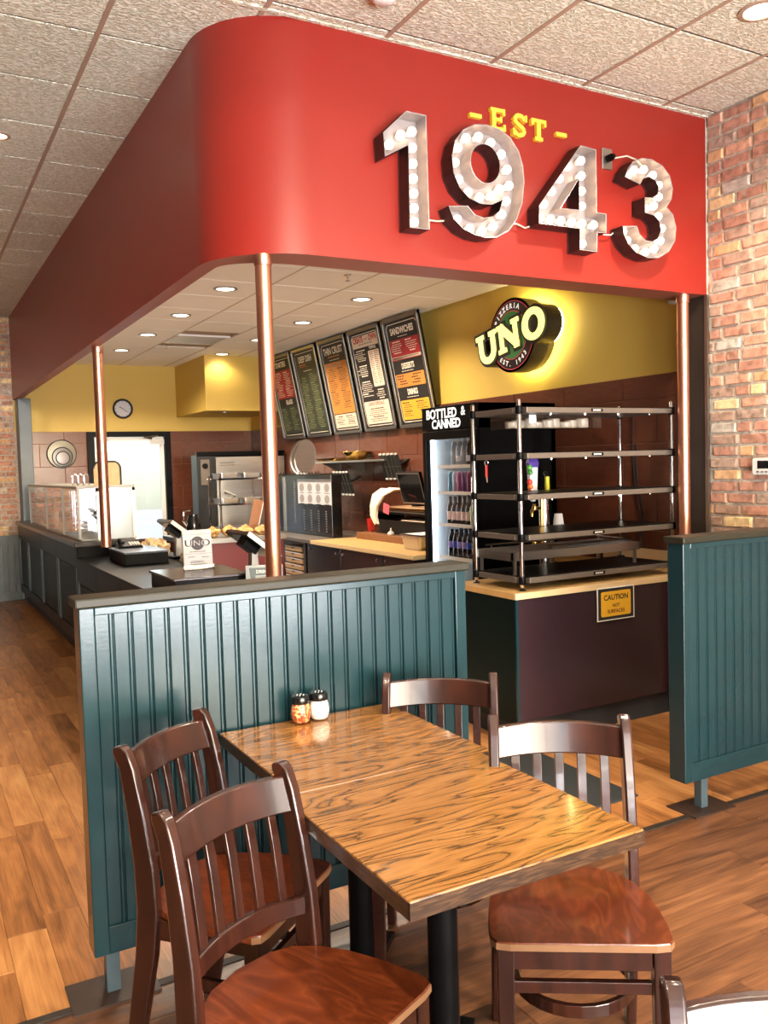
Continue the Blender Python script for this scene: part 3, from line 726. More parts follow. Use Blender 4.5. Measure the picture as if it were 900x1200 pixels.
RX0, RX1, RY0, RY1 = 3.016, 4.205, 3.86, 4.305
t = root('shelf_rack', 'chrome and black five-shelf heated pick-up rack standing on the counter', 'rack', ((RX0+RX1)/2, (RY0+RY1)/2, CZ))
zsh = [.930, 1.172, 1.400, 1.632, 1.889]
for (px, py) in ((RX0, RY0), (RX1, RY0), (RX0, RY1), (RX1, RY1)):
    p = MB().lathe([(.009, CZ+.018), (.0125, CZ+.03), (.0125, 1.94), (.009, 1.948)], (px, py, 0), 16)
    p.build('post', M_chrome, t, smooth=True)
    MB().lathe([(.020, CZ+.0005), (.020, CZ+.006), (.008, CZ+.012), (.008, CZ+.022)], (px, py, 0), 14).build('foot', M_black, t, smooth=True)
    for z in zsh: MB().lathe([(.021, z-.022), (.023, z-.018), (.021, z+.022)], (px, py, 0), 14).build('clamp', M_black, t, smooth=True)
for i, z in enumerate(zsh):
    sh = MB().box(RX0+.04, RX1-.01, RY0-.018, RY1+.012, z-.016, z+.014).build('shelf', M_dsteel if i > 1 else M_dsteel, t, bevel=.002)
    MB().box(RX0+.02, RX1-.02, RY0+.0, RY1, z+.0142, z+.018).build('shelf_top', M_black, sh)
    MB().box(RX0-.012, RX0+.03, RY0+.045, RY1-.04, z-.016, z+.014).build('end_rail', M_dsteel, t, bevel=.002)
    xm = RX0+.56
    lb = MB().box(xm-.045, xm+.045, RY0-.0195, RY0-.018, z-.009, z+.009).build('badge', M_black, sh)
    bb = MB()
    for k in range(6): bb.box(xm-.030+k*.010, xm-.023+k*.010, RY0-.0202, RY0-.0195, z-.004, z+.004)
    bb.build('badge_lettering', M_signw, sh)
    bt = MB()
    for k in range(4): bt.lathe([(.006, z-.024), (.006, z-.016)], (RX0+.25+k*.26, RY0+.03, 0), 8)
    bt.build('bolt_heads', M_chrome, sh)
# clear plastic tray hung under the top shelf
t2 = root('plastic_tray', 'long clear plastic tray of cup lids hanging under the top shelf of the rack', 'tray', (3.35, 4.05, 1.79))
b = MB()
x0, x1, y0, y1, z0, z1 = RX0+.05, 3.72, 3.96, 4.2, 1.79, 1.868
b.box(x0, x1, y0, y0+.003, z0, z1).box(x0, x1, y1-.003, y1, z0, z1).box(x0, x0+.003, y0, y1, z0, z1).box(x1-.003, x1, y0, y1, z0, z1).box(x0, x1, y0, y1, z0, z0+.003)
b.build('tray_body', M_plglass, t2)
M_lid = mat('translucent lids', srgb(196, 186, 180), .3)
for k in range(9):
    cx = x0+.06+k*.067
    MB().lathe([(.036, z0+.004), (.040, z0+.012), (.040, z0+.040+.01*(k % 3)), (.030, z0+.046+.01*(k % 3))], (cx, 4.07+(k % 2)*.03, 0), 14).build('lid_stack', M_lid, t2, smooth=True)
MB().box(x0+.1, x0+.15, y0-.002, y0, z0+.03, z1).build('price_label', M_paper, t2)
# red handled opener on a hook
t2 = root('can_opener', 'small red handled opener hanging from the rack end rail', 'opener', (3.035, 4.205, 1.50))
MB().tube([(3.035+.012*math.cos(a), 4.205+0, 1.598+.014*math.sin(a)) for a in [2*PI*k/12 for k in range(12)]], .003, 6, True).build('ring', M_chrome, t2)
MB().box(3.028, 3.042, 4.201, 4.209, 1.515, 1.586).build('handle', M_redpl, t2, bevel=.002)
MB().loft([[(3.029, 4.204, 1.515), (3.041, 4.204, 1.515), (3.041, 4.207, 1.515), (3.029, 4.207, 1.515)], [(3.036, 4.204, 1.485), (3.042, 4.204, 1.482), (3.042, 4.207, 1.482), (3.036, 4.207, 1.485)]]).build('blade', M_chrome, t2)
# tap tower behind the rack
TX, TY = 3.60, 4.37
t2 = root('tap_tower', 'chrome drink tap tower with brass faucets between the rack shelves', 'tap', (TX, TY, CZ))
MB().lathe([(.045, CZ+.001), (.045, CZ+.012), (.032, CZ+.016), (.032, 1.36), (.030, 1.375), (.001, 1.378)], (TX, TY, 0), 28).build('column', M_chrome, t2, smooth=True)
for z, dz in ((1.30, 0), (1.08, 0)):
    MB().tube([(TX-.03, TY-.01, z), (TX-.10, TY-.03, z), (TX-.125, TY-.035, z-.01), (TX-.13, TY-.04, z-.05)], [.010, .012, .012, .008], 10).build('faucet', M_gold, t2, smooth=True)
    MB().lathe([(.016, z-.012), (.018, z), (.010, z+.03)], (TX-.10, TY-.03, 0), 12).build('faucet_collar', M_gold, t2, smooth=True)
MB().tube([(TX-.032, TY-.02, 1.36), (TX-.036, TY-.02, 1.04)], .008).build('brass_pipe', M_gold, t2)
# its handles
hx, hy = TX-.115, TY-.035
b = MB().loft([[(hx+a*w_, hy+b_*d_, z) for a, b_ in ((-1, -1), (1, -1), (1, 1), (-1, 1))] for z, w_, d_ in ((1.345, .012, .010), (1.39, .026, .014), (1.57, .034, .016))])
b.build('tap_handle', M_paper, t2, bevel=.004)['label'] = 'white tap handle with purple top, red and green fruit on its side'
MB().loft([[(hx+a*w_, hy+b_*d_, z) for a, b_ in ((-1, -1), (1, -1), (1, 1), (-1, 1))] for z, w_, d_ in ((1.560, .036, .018), (1.59, .040, .020), (1.618, .030, .016))]).build('handle_cap', mat('purple plastic', srgb(84, 60, 148), .35), t2, bevel=.006)
for k, (dz, c) in enumerate(((1.56, srgb(90, 170, 60)), (1.53, srgb(60, 130, 50)), (1.47, srgb(220, 50, 40)), (1.44, srgb(236, 120, 50)), (1.40, srgb(200, 40, 44)))):
    MB().lathe([(.001, -.018), (.016, -.010), (.018, 0), (.014, .014), (.001, .020)], (hx-.034+.004*(k % 2), hy-.014, dz), 10).build('fruit_ornament', mat('ornament %d' % k, c, .4), t2, smooth=True)
hx2 = TX+.015
MB().loft([[(hx2+a*.012, TY-.02+b_*.009, z) for a, b_ in ((-1, -1), (1, -1), (1, 1), (-1, 1))] for z in (1.375, 1.50)]).build('tap_handle', mat('yellow green label', srgb(196, 190, 50), .4), t2, bevel=.003)['label'] = 'small yellow and green tap handle'
MB().lathe([(.001, 1.50), (.012, 1.506), (.017, 1.518), (.012, 1.532), (.001, 1.536)], (hx2-.01, TY-.02, 0), 14).build('handle_knob', M_blackm2, t2, smooth=True)
# foam cup by the tower
t2 = root('paper_cup', 'small white paper cup upside down beside the tap tower', 'cup', (TX+.20, TY+.12, 1.20))
# drip tray frame with chrome rails on brackets
t3 = root('drip_tray', 'stainless drip tray frame with chrome rails on the counter behind the rack', 'tray', (3.5, 4.2, CZ))
b = MB().box(3.02, 4.02, 3.955, 3.967, 1.035, 1.078).box(3.02, 4.02, 4.30, 4.312, 1.035, 1.078).box(3.02, 3.032, 3.955, 4.312, 1.035, 1.078).box(4.01, 4.02, 3.955, 4.312, 1.035, 1.078).box(3.02, 4.02, 3.955, 4.312, 1.03, 1.036)
b.build('tray_pan', M_steel, t3)
for x_ in (3.05, 3.99): 
    for y_ in (3.97, 4.295): MB().box(x_-.008, x_+.008, y_-.008, y_+.008, .945, 1.032).build('leg', M_steel, t3)
b = MB().tube([(3.30, 3.98, 1.10), (3.97, 3.98, 1.10), (3.97, 4.29, 1.10), (3.08, 4.29, 1.10)], .007, 8); b.build('guard_rail', M_chrome, t3, smooth=True)
for p in ((3.33, 3.98), (3.95, 3.98), (3.97, 4.27), (3.6, 4.29), (3.12, 4.29)): MB().tube([(p[0], p[1], 1.07), (p[0], p[1], 1.10)], .005, 6).build('rail_stud', M_chrome, t3)
t2.location = (3.78, 4.44, 1.165) ; 
MB().lathe([(.038, 1.165), (.037, 1.168), (.026, 1.25), (.001, 1.251)], (3.78, 4.44, 0), 20).build('cup_body', M_paper, t2, smooth=True)
t4 = root('cup_shelf', 'thin steel bracket shelf behind the taps', 'shelf', (3.78, 4.46, CZ))
MB().box(3.71, 3.86, 4.38, 4.52, 1.155, 1.164).box(3.77, 3.79, 4.50, 4.52, CZ, 1.155).build('bracket', M_steel, t4)
# cables on the tiled wall
t2 = root('power_cables', 'two black power cables hanging down the brown tiled wall behind the rack', 'cable', (WX-.03, 4.42, CZ))
MB().tube([(WX-.028, 4.45, 1.93), (WX-.028, 4.46, 1.7), (WX-.028, 4.44, 1.45), (WX-.03, 4.40, 1.25), (WX-.03, 4.37, 1.1), (WX-.05, 4.40, .98)], .006, 6).build('cable', M_blackm, t2, smooth=True)
MB().tube([(WX-.026, 4.43, 1.7), (WX-.026, 4.42, 1.45), (WX-.028, 4.36, 1.22), (WX-.03, 4.40, 1.08), (WX-.055, 4.36, .98)], .006, 6).build('cable', M_blackm, t2, smooth=True)

# unseen tables and chairs added behind the viewer to cast shadows on the partitions
table('unseen oak table added behind the viewer on the left for its shadow', .35, .97, -.75, -.13, (0, 0))
table('unseen oak table added behind the viewer on the right for its shadow', 3.1, 3.72, -.45, .17, (0, 0))
for lb, p_, f_2 in (('left', (3.28, .62), (.05, -1)), ('right', (3.62, -.95), (0, 1)), ('left one', (.6, -1.25), (0, 1))):
    chair('unseen chair added behind the viewer for its shadow, the %s' % lb, p_, f_2)

# ================================================================== MARQUEE NUMERALS AND LETTERING ON THE BULKHEAD
M_rust = mat('dark rusted letter side', srgb(58, 36, 32), .45, metal=.3, noise=.2, nscale=14)
M_letin = mat('galvanised letter inside', srgb(150, 144, 146), .35, metal=.35, noise=.15, nscale=12)
M_wire = mat('clear lamp wire', srgb(214, 190, 168), .4)
def inset(P, d):
    n = len(P); A = sum(P[i][0]*P[(i+1) % n][1]-P[(i+1) % n][0]*P[i][1] for i in range(n)); s = 1 if A > 0 else -1; out = []
    for i in range(n):
        a, b, c = Vector(P[i-1]), Vector(P[i]), Vector(P[(i+1) % n]); u = (b-a).normalized(); v = (c-b).normalized()
        n1 = Vector((-u.y, u.x))*s; n2 = Vector((-v.y, v.x))*s; m = (n1+n2)
        m = m.normalized()/max(.5, m.normalized().dot(n1)) if m.length > 1e-6 else n1
        out.append((b.x+m.x*d, b.y+m.y*d))
    return out
D0, D1 = SY-.004, 3.56
def numeral(ch, outline, holes, bulbs):
    xs = [p[0] for p in outline]; zsn = [p[1] for p in outline]; cx = (min(xs)+max(xs))/2; zb_ = min(zsn)
    t = root('marquee_numeral', 'marquee numeral %s with dark metal sides and round bulbs on the red bulkhead' % {'1': 'one', '9': 'nine', '4': 'four', '3': 'three'}[ch], 'numeral', (cx, SY-.05, zb_), group='marquee numerals 1943')
    T = Matrix(((1, 0, 0, -cx), (0, 0, -1, D0-.006-(SY-.05)), (0, 1, 0, -zb_), (0, 0, 0, 1)))
    poly2d('back_plate', [outline]+holes, M_letin, t, T, .002)
    for P, is_h in [(outline, False)]+[(h, True) for h in holes]:
        n = len(P)
        MB().loft([[(x, D0, z) for x, z in P], [(x, D1, z) for x, z in P]], caps=False).build('letter_side', M_rust, t)
        q = inset(P, -.004 if is_h else .004)
        b = MB().loft([[(x, D0, z) for x, z in q], [(x, D1, z) for x, z in q], [(x, D1-.001, z) for x, z in P]], caps=False)
        b.build('inner_side', M_letin, t)
    for x, z in bulbs:
        MB().lathe([(.0165, 0), (.0165, .016)], (x, D0-.010, z), 10, Matrix.Rotation(PI/2, 4, 'X')).build('socket', M_white, t, smooth=True)
        MB().lathe([(.010, .014), (.019, .024), (.023, .036), (.019, .049), (.009, .057), (.001, .059)], (x, D0-.010, z), 12, Matrix.Rotation(PI/2, 4, 'X')).build('bulb', M_bulb, t, smooth=True)
    return t
numeral('1', [(2.026, 3.141), (2.154, 3.26), (2.264, 3.258), (2.268, 2.722), (2.156, 2.72), (2.160, 3.103), (2.032, 3.032)], [],
        [(2.212, z) for z in (2.765, 2.83, 2.90, 2.97, 3.04, 3.115, 3.19)]+[(2.15, 3.165), (2.085, 3.11)])
o9 = [(2.380, 2.848), (2.405, 2.79), (2.46, 2.747), (2.53, 2.724), (2.60, 2.718), (2.67, 2.728), (2.74, 2.765), (2.795, 2.83), (2.832, 2.92), (2.846, 3.02), (2.840, 3.10), (2.815, 3.17), (2.765, 3.23), (2.70, 3.262), (2.62, 3.272), (2.545, 3.262), (2.475, 3.225), (2.425, 3.165), (2.405, 3.09), (2.412, 3.01), (2.445, 2.945), (2.50, 2.90), (2.57, 2.880), (2.64, 2.885), (2.705, 2.915), (2.685, 2.860), (2.645, 2.828), (2.59, 2.815), (2.535, 2.824), (2.492, 2.862)]
numeral('9', o9, [ell(2.604, 3.08, .088, .094, 24)], [(2.455, 3.08), (2.475, 3.155), (2.525, 3.208), (2.60, 3.226), (2.675, 3.208), (2.74, 3.16), (2.775, 3.09), (2.785, 3.01), (2.765, 2.93), (2.735, 2.86), (2.68, 2.795), (2.61, 2.765), (2.535, 2.768), (2.46, 2.805), (2.475, 3.0), (2.53, 2.945), (2.60, 2.928), (2.67, 2.945), (2.725, 2.985)])
numeral('4', [(3.225, 3.264), (3.336, 3.257), (3.335, 2.927), (3.403, 2.926), (3.400, 2.822), (3.336, 2.820), (3.332, 2.715), (3.208, 2.716), (3.211, 2.826), (2.935, 2.824), (2.938, 2.916)],
        [[(3.211, 3.085), (3.209, 2.925), (3.085, 2.920)]],
        [(3.272, z) for z in (2.765, 2.873, 2.965, 3.045, 3.125, 3.205)]+[(2.985, 2.87), (3.055, 2.872), (3.125, 2.872), (3.20, 2.873), (3.355, 2.874), (3.01, 2.945), (3.065, 3.018), (3.12, 3.09), (3.175, 3.16)])
o3 = [(3.541, 3.141), (3.565, 3.19), (3.605, 3.235), (3.67, 3.262), (3.75, 3.266), (3.83, 3.243), (3.888, 3.195), (3.912, 3.125), (3.900, 3.065), (3.862, 3.015), (3.91, 2.98), (3.935, 2.91), (3.925, 2.835), (3.875, 2.768), (3.79, 2.725), (3.71, 2.718), (3.62, 2.738), (3.56, 2.78), (3.528, 2.83), (3.519, 2.875), (3.628, 2.886), (3.645, 2.845), (3.69, 2.815), (3.74, 2.812), (3.788, 2.835), (3.812, 2.88), (3.80, 2.93), (3.76, 2.958), (3.69, 2.965), (3.69, 3.05), (3.75, 3.055), (3.79, 3.08), (3.798, 3.118), (3.772, 3.152), (3.725, 3.165), (3.68, 3.150), (3.655, 3.115)]
numeral('3', o3, [], [(3.605, 3.165), (3.66, 3.208), (3.735, 3.222), (3.805, 3.20), (3.852, 3.15), (3.85, 3.085), (3.81, 3.03), (3.745, 3.008), (3.845, 2.975), (3.872, 2.91), (3.86, 2.84), (3.81, 2.79), (3.74, 2.765), (3.66, 2.775), (3.60, 2.815), (3.572, 2.86)])
def wire(label, pts):
    t = root('lamp_wire', label, 'wire', pts[0])
    MB().tube(pts, .0045, 6).build('wire', M_wire, t, smooth=True)
wire('short pale wire looping from numeral one to numeral nine', [(2.27, SY-.02, 2.80), (2.31, SY-.03, 2.79), (2.36, SY-.03, 2.79), (2.405, SY-.02, 2.80)])
wire('short pale wire looping from numeral nine to numeral four', [(2.80, SY-.02, 2.83), (2.85, SY-.03, 2.83), (2.90, SY-.03, 2.815), (2.94, SY-.02, 2.83)])
wire('short pale wire looping from numeral four to numeral three', [(3.40, SY-.02, 2.85), (3.45, SY-.035, 2.835), (3.50, SY-.03, 2.84), (3.53, SY-.02, 2.86)])
wire('pale wire from the steel outlet plate down to numeral three', [(3.53, SY-.03, 3.262), (3.60, SY-.06, 3.275), (3.66, SY-.07, 3.26), (3.70, SY-.07, 3.235)])
t = root('outlet_box', 'steel outlet plate with a black plug on the red bulkhead above the 3', 'outlet', (3.50, SY-.004, 3.262))
MB().box(3.465, 3.54, SY-.010, SY-.0008, 3.204, 3.319).build('cover_plate', M_steel, t, bevel=.003)
MB().lathe([(.020, 0), (.020, .03), (.012, .05), (.001, .052)], (3.505, SY-.010, 3.262), 14, Matrix.Rotation(PI/2, 4, 'X')).build('plug', M_black, t, smooth=True)
# EST, slab serif, in yellow
def letter(ch, label, cx, cz, segs, h=.12):
    t = root('letter', label, 'letter', (cx, SY, cz), group='yellow letters EST on the bulkhead')
    b = MB()
    for q_, (ax, az, bx, bz, w_) in enumerate(segs):
        a = Vector((ax, az)); c = Vector((bx, bz)); u = (c-a).normalized(); nn = Vector((-u.y, u.x))*w_/2
        P = [a+nn, a-nn, c-nn, c+nn]
        b.prism([(p.x, p.y) for p in P], lambda p, q: (cx+p, SY-.001, cz+q), lambda p, q: (cx+p, SY-.022-.0006*q_, cz+q))
    b.build('letter_body', M_ytext, t)
w_ = .022
letter('E', 'yellow slab serif letter E of EST', 2.745, 3.346, [(-.022, -.056, -.022, .056, .024), (-.042, .047, .046, .047, .018), (-.042, -.047, .048, -.047, .018), (-.02, 0, .022, 0, .016), (.040, .056, .040, .024, .014), (.042, -.056, .042, -.022, .014), (.020, .014, .020, -.014, .012)])
S_ = [(.036, .03), (.024, .046), (.0, .052), (-.022, .044), (-.030, .026), (-.018, .010), (.012, -.006), (.030, -.022), (.026, -.040), (.006, -.051), (-.018, -.050), (-.036, -.034)]
letter('S', 'yellow slab serif letter S of EST', 2.884, 3.338, [(*S_[i], *S_[i+1], .021) for i in range(len(S_)-1)]+[(.040, .054, .040, .020, .012), (-.040, -.054, -.040, -.020, .012)])
letter('T', 'yellow slab serif letter T of EST', 3.012, 3.336, [(0, -.05, 0, .05, .026), (-.046, .046, .046, .046, .018), (-.026, -.047, .026, -.047, .018), (-.042, .054, -.042, .020, .014), (.042, .054, .042, .020, .014)])
letter('-', 'left yellow dash before EST', 2.610, 3.343, [(-.036, 0, .036, 0, .020)])
letter('-', 'right yellow dash after EST', 3.166, 3.336, [(-.036, 0, .036, 0, .020)])

# ================================================================== PIZZERIA SIGN ON THE OCHRE WALL
FX = 4.27
sg = frame('wall_sign', 'round lit pizzeria sign reading UNO with a yellow halo on the ochre wall', 'sign', (FX, 5.55, 2.604), (0, -1, 0), (0, 0, 1))
rotS = math.radians(9.5)
M_sgdark = mat('sign dark maroon', srgb(40, 20, 20), .3); M_sgside = mat('sign dark return', srgb(30, 24, 18), .35)
M_sgred = emis('sign red line', srgb(196, 70, 70), .25); M_sggreen = emis('sign green', srgb(44, 98, 44), .45)
M_sgyel = emis('sign pale yellow', srgb(250, 240, 140), 1.1); M_sgwhite = emis('sign white', srgb(245, 238, 225), .55)
def SP(pts): c, s = math.cos(rotS), math.sin(rotS); return [(c*a-s*b, s*a+c*b) for a, b in pts]
def seg_poly(P, w_):
    P = [Vector(p) for p in P]; L_, R_ = [], []
    for i, p in enumerate(P):
        u = (P[min(i+1, len(P)-1)]-P[max(i-1, 0)]).normalized(); nn = Vector((-u.y, u.x))*w_/2; L_.append(p+nn); R_.append(p-nn)
    return [(p.x, p.y) for p in L_+R_[::-1]]
# letters as fat stroke sets
def uno(g):
    """outline polygons of U, N, O grown by g"""
    out = []
    def rect(x0, x1, y0, y1): out.append(('p', [(x0-g, y0-g), (x1+g, y0-g), (x1+g, y1+g), (x0-g, y1+g)]))
    # U
    x = -.455
    rect(x, x+.105, .075, .112); rect(x+.175, x+.275, .075, .112); rect(x+.028, x+.082, -.03, .1); rect(x+.198, x+.252, -.03, .1)
    arc = [(x+.14-.085*math.cos(a), -.03-.085*math.sin(a)) for a in [PI*k/12 for k in range(13)]]
    out.append(('p', seg_poly(arc, .054+2*g)))
    # N
    x = -.165
    rect(x, x+.085, .080, .115); rect(x+.19, x+.285, .080, .115); rect(x-.002, x+.098, -.115, -.080); rect(x+.025, x+.07, -.1, .1); rect(x+.212, x+.258, -.1, .1)
    out.append(('p', seg_poly([(x+.045, .10), (x+.235, -.085)], .066+2*g)))
    rect(x+.20, x+.258, -.115, -.06)
    # O
    out.append(('o', ell(.288, .0, .135+g, .125+g, 32), ell(.288, .0, .068-g, .072-g, 24)))
    return out
I4 = Matrix.Identity(4)
def zoff(z): return Matrix.Translation((0, 0, z))
def solid(P, z0, z1, name, m, parent=sg): MB().prism(P, lambda a, b: (a, b, z0), lambda a, b: (a, b, z1)).build(name, m, parent, local=True)
disc = ell(0, 0, .292, .292, 56)
solid(disc, -.16, -.012, 'disc_body', M_sgside)
for z, r, m, nm in ((-.012, .292, M_sgdark, 'disc_face'), (-.0105, .272, M_sgred, 'red_ring'), (-.009, .265, M_sgdark, 'maroon_band'), (-.0075, .194, M_sgred, 'red_ring'), (-.006, .187, M_sggreen, 'green_centre')):
    solid(ell(0, 0, r, r, 56), z-.001, z, nm, m)
b = MB()
for qi, q in enumerate(uno(.026)):
    P = SP(q[1]); b.prism(P, lambda a, c: (a, c, -.15), lambda a, c: (a, c, -.0003*qi))
b.build('letter_backing', M_sgside, sg, local=True)
b = MB()
for qi, q in enumerate(uno(0)):
    if q[0] == 'p': b.prism(SP(q[1]), lambda a, c: (a, c, .0), lambda a, c: (a, c, .008+.0003*qi))
    else:
        o_, i_ = SP(q[1]), SP([q[2][round(k*24/32) % 24] for k in range(32)])
        b.loft([[(a, c, .0) for a, c in o_], [(a, c, .008) for a, c in o_], [(a, c, .008) for a, c in i_], [(a, c, .0) for a, c in i_]], caps=False)
b.build('letters_uno', M_sgyel, sg, local=True)['label'] = 'raised pale yellow slab letters UNO'
for i, ch in enumerate('PIZZERIA'):
    a = math.radians(149-11.6*i); r = .228
    text(sg, ch, (r*math.cos(a), r*math.sin(a), -.0085), (math.sin(a), -math.cos(a), 0), (math.cos(a), math.sin(a), 0), .056, M_sgwhite, .002, local=True)
for i, ch in enumerate('EST. 1943'):
    a = math.radians(232+10.6*i); r = .228
    text(sg, ch, (r*math.cos(a), r*math.sin(a), -.0085), (-math.sin(a), math.cos(a), 0), (-math.cos(a), -math.sin(a), 0), .052, M_sgwhite, .002, local=True)
M_halo = emis('halo strip', srgb(255, 240, 160), 48)
hp = [disc]+[SP(ell(.288, 0, .15, .14, 28))]
for P in hp:
    MB().loft([[(a*.99 if P is disc else a, c*.99 if P is disc else c, -.162) for a, c in P], [(a+(.0 if P is not disc else -.02*a/.292), c+(0 if P is not disc else -.02*c/.292), -.172) for a, c in P]], caps=False).build('halo_led', M_halo, sg, local=True)
solid([(p[0]*.93, p[1]*.93) for p in disc], -.23+.0, -.16, 'wall_mount', M_sgside)

# ================================================================== DRINKS FRIDGE
GX0, GX1, GY0, GY1, GZ = 3.67, 4.44, 5.235, 5.95, 2.045
t = root('drinks_fridge', 'tall black glass-door drinks fridge with BOTTLED and CANNED header', 'fridge', ((GX0+GX1)/2, (GY0+GY1)/2, 0))
b = MB().box(GX0+.05, GX1, GY0, GY0+.03, .02, GZ).box(GX0+.05, GX1, GY1-.03, GY1, .02, GZ).box(GX1-.04, GX1, GY0, GY1, .02, GZ).box(GX0+.05, GX1, GY0, GY1, 1.86, GZ).box(GX0+.05, GX1, GY0, GY1, .02, .30)
b.build('cabinet', M_black, t)
MB().box(GX0, GX0+.05, GY0, GY1, 1.865, GZ).build('header', M_black, t, bevel=.004)
MB().box(GX0+.0, GX0+.05, GY0, GY1, .02, .26).build('grille', M_blackm, t)
b = MB().box(GX0, GX0+.045, GY0+.003, GY0+.055, .27, 1.855).box(GX0, GX0+.045, GY1-.05, GY1-.003, .27, 1.855).box(GX0, GX0+.045, GY0+.055, GY1-.05, .27, .34).box(GX0, GX0+.045, GY0+.055, GY1-.05, 1.79, 1.855)
dd = b.build('door', M_black, t, bevel=.003)
MB().box(GX0+.018, GX0+.022, GY0+.055, GY1-.05, .34, 1.79).build('door_glass', M_glass, dd)
MB().box(GX0-.02, GX0, GY0+.012, GY0+.022, .9, 1.5).build('door_handle', M_chrome, dd, bevel=.003)
M_liner = mat('white fridge liner', srgb(210, 220, 224), .4)
MB().box(GX1-.05, GX1-.042, GY0+.03, GY1-.03, .3, 1.86).box(GX0+.05, GX1-.05, GY1-.036, GY1-.03, .3, 1.86).box(GX0+.05, GX1-.05, GY0+.03, GY0+.036, .3, 1.86).box(GX0+.05, GX1-.05, GY0+.03, GY1-.03, 1.852, 1.858).build('liner', M_liner, t)
MB().box(GX0+.055, GX0+.07, GY1-.062, GY1-.045, .36, 1.82).build('led_strip', M_led, t)['label'] = 'bright cool white light strip'
nn = (0, -1, 0)
text(t, 'BOTTLED', (GX0-.001, 5.665, 1.985), nn, (0, 0, 1), .100, emis('header letters', srgb(250, 250, 248), .8), .003, local=False)
M_hl = bpy.data.materials['header letters']
text(t, 'CANNED', (GX0-.001, 5.60, 1.905), nn, (0, 0, 1), .096, M_hl, .003)
text(t, '&', (GX0-.001, 5.365, 1.99), nn, (0, 0, 1), .095, M_hl, .001)
light('fridge_fill', 'AREA', (.02, -.33, 1.1), 9, (.88, .95, 1), parent=t, dir=(.35, 1, 0), shape='RECTANGLE', size=.05, size_y=1.5) and None  # added lamp opposite the LED strip, brightens the bottles
FSZ = [.865, 1.125, 1.378, 1.585]
for z in FSZ+[.60, .36]:
    sh = MB().box(GX0+.075, GX1-.06, GY0+.045, GY1-.10, z-.012, z-.004)
    sh.build('wire_shelf', M_white, t)
    MB().box(GX0+.070, GX0+.078, GY0+.04, GY1-.10, z-.020, z+.006).build('shelf_lip', M_white, t)
def bottle(name, label, grp, x, y, z, prof, bodym, capm, labm=None, lz=None, src=None):
    if src:
        o = copy_tree(src); o.location = (x, y, z); o['label'] = label; return o
    t = root(name, label, 'bottle' if 'bottle' in name or 'jug' in name else 'can', (x, y, z), group=grp)
    MB().lathe(prof, (x, y, z), 14).build('body', bodym, t, smooth=True)
    r, zt = prof[-1][0], prof[-1][1]
    MB().lathe([(max(r, .013)+.001, zt-.012), (max(r, .013)+.001, zt+.004), (.001, zt+.005)], (x, y, z), 12).build('cap', capm, t, smooth=True)
    if labm:
        rr = max(p[0] for p in prof)+.0006
        MB().loft([[(x+rr*math.cos(2*PI*k/14), y+rr*math.sin(2*PI*k/14), z+q) for k in range(14)] for q in lz], caps=False).build('label', labm, t, smooth=True)
    return t
soda = [(.028, .001), (.032, .008), (.031, .09), (.033, .13), (.028, .16), (.014, .195), (.013, .215)]
beer = [(.030, .001), (.031, .006), (.031, .12), (.026, .145), (.014, .17), (.0135, .215)]
can = [(.024, .001), (.029, .008), (.029, .145), (.024, .155), (.022, .157)]
M_dsoda = mat('dark cola', srgb(24, 14, 12), .08, coat=.5); M_clear = mat('pale bottle', srgb(150, 160, 168), .1, coat=.5)
M_amber = mat('brown bottle glass', srgb(40, 18, 14), .08, coat=.5)
labs = {'white': mat('white label', srgb(226, 222, 230), .5), 'blue': mat('blue label', srgb(50, 80, 190), .5), 'violet': mat('violet label', srgb(150, 130, 200), .5), 'grey': mat('grey label', srgb(140, 146, 144), .5), 'pinkw': mat('pinkish white label', srgb(232, 206, 206), .5)}
xf = GX0+.115
ys = [5.335, 5.40, 5.465, 5.53, 5.595, 5.66, 5.725]
cols = ['white', 'grey', 'blue', 'violet', 'violet', 'blue', 'violet']
for k, (y, c) in enumerate(zip(ys, cols)):
    ordn = ['one', 'two', 'three', 'four', 'five', 'six', 'seven'][k]
    p = bottle('soda_bottle', 'soda bottle with %s label, bottom visible fridge shelf, front row, column %s' % (c, ordn), 'soda bottles on the bottom fridge shelf', xf, y, FSZ[0], soda, M_dsoda, M_blackm2, labs[c], (.075, .125))
    for d in (1, 2): bottle('', 'soda bottle with %s label, bottom visible shelf, %s row, column %s' % (c, ['', 'second', 'third'][d], ordn), None, xf+.085*d, y, FSZ[0], soda, 0, 0, src=p)
t2 = root('juice_jug', 'pale green juice jug beside the brown bottles in the fridge', 'jug', (xf+.01, 5.385, FSZ[1]))
M_juice = mat('pale green juice', srgb(186, 206, 110), .2, coat=.4)
MB().loft([[(xf+.01+a*h_, 5.385+c*w2, FSZ[1]+z) for a, c in rrect(-1, 1, -1, 1, .35)] for z, h_, w2 in ((.001, .04, .05), (.13, .042, .052), (.165, .03, .035), (.185, .018, .018), (.21, .018, .018))]).build('body', M_juice, t2, smooth=True)
MB().lathe([(.02, .205), (.02, .222), (.001, .223)], (xf+.01, 5.385, FSZ[1]), 12).build('cap', M_teal, t2, smooth=True)
for k, y in enumerate([5.475, 5.54, 5.605, 5.67, 5.735]):
    p = bottle('beer_bottle', 'brown bottle with pinkish white label on the third fridge shelf, %s from the green jug' % ['first', 'second', 'third', 'fourth', 'fifth'][k], 'brown bottles on the third fridge shelf', xf, y, FSZ[1], beer, M_amber, M_blackm2, labs['pinkw'], (.035, .10))
    for d in (1, 2): bottle('', 'brown bottle, third fridge shelf, %s row, %s from the green jug' % (['', 'second', 'third'][d], ['first', 'second', 'third', 'fourth', 'fifth'][k]), None, xf+.085*d, y, FSZ[1], beer, 0, 0, src=p)
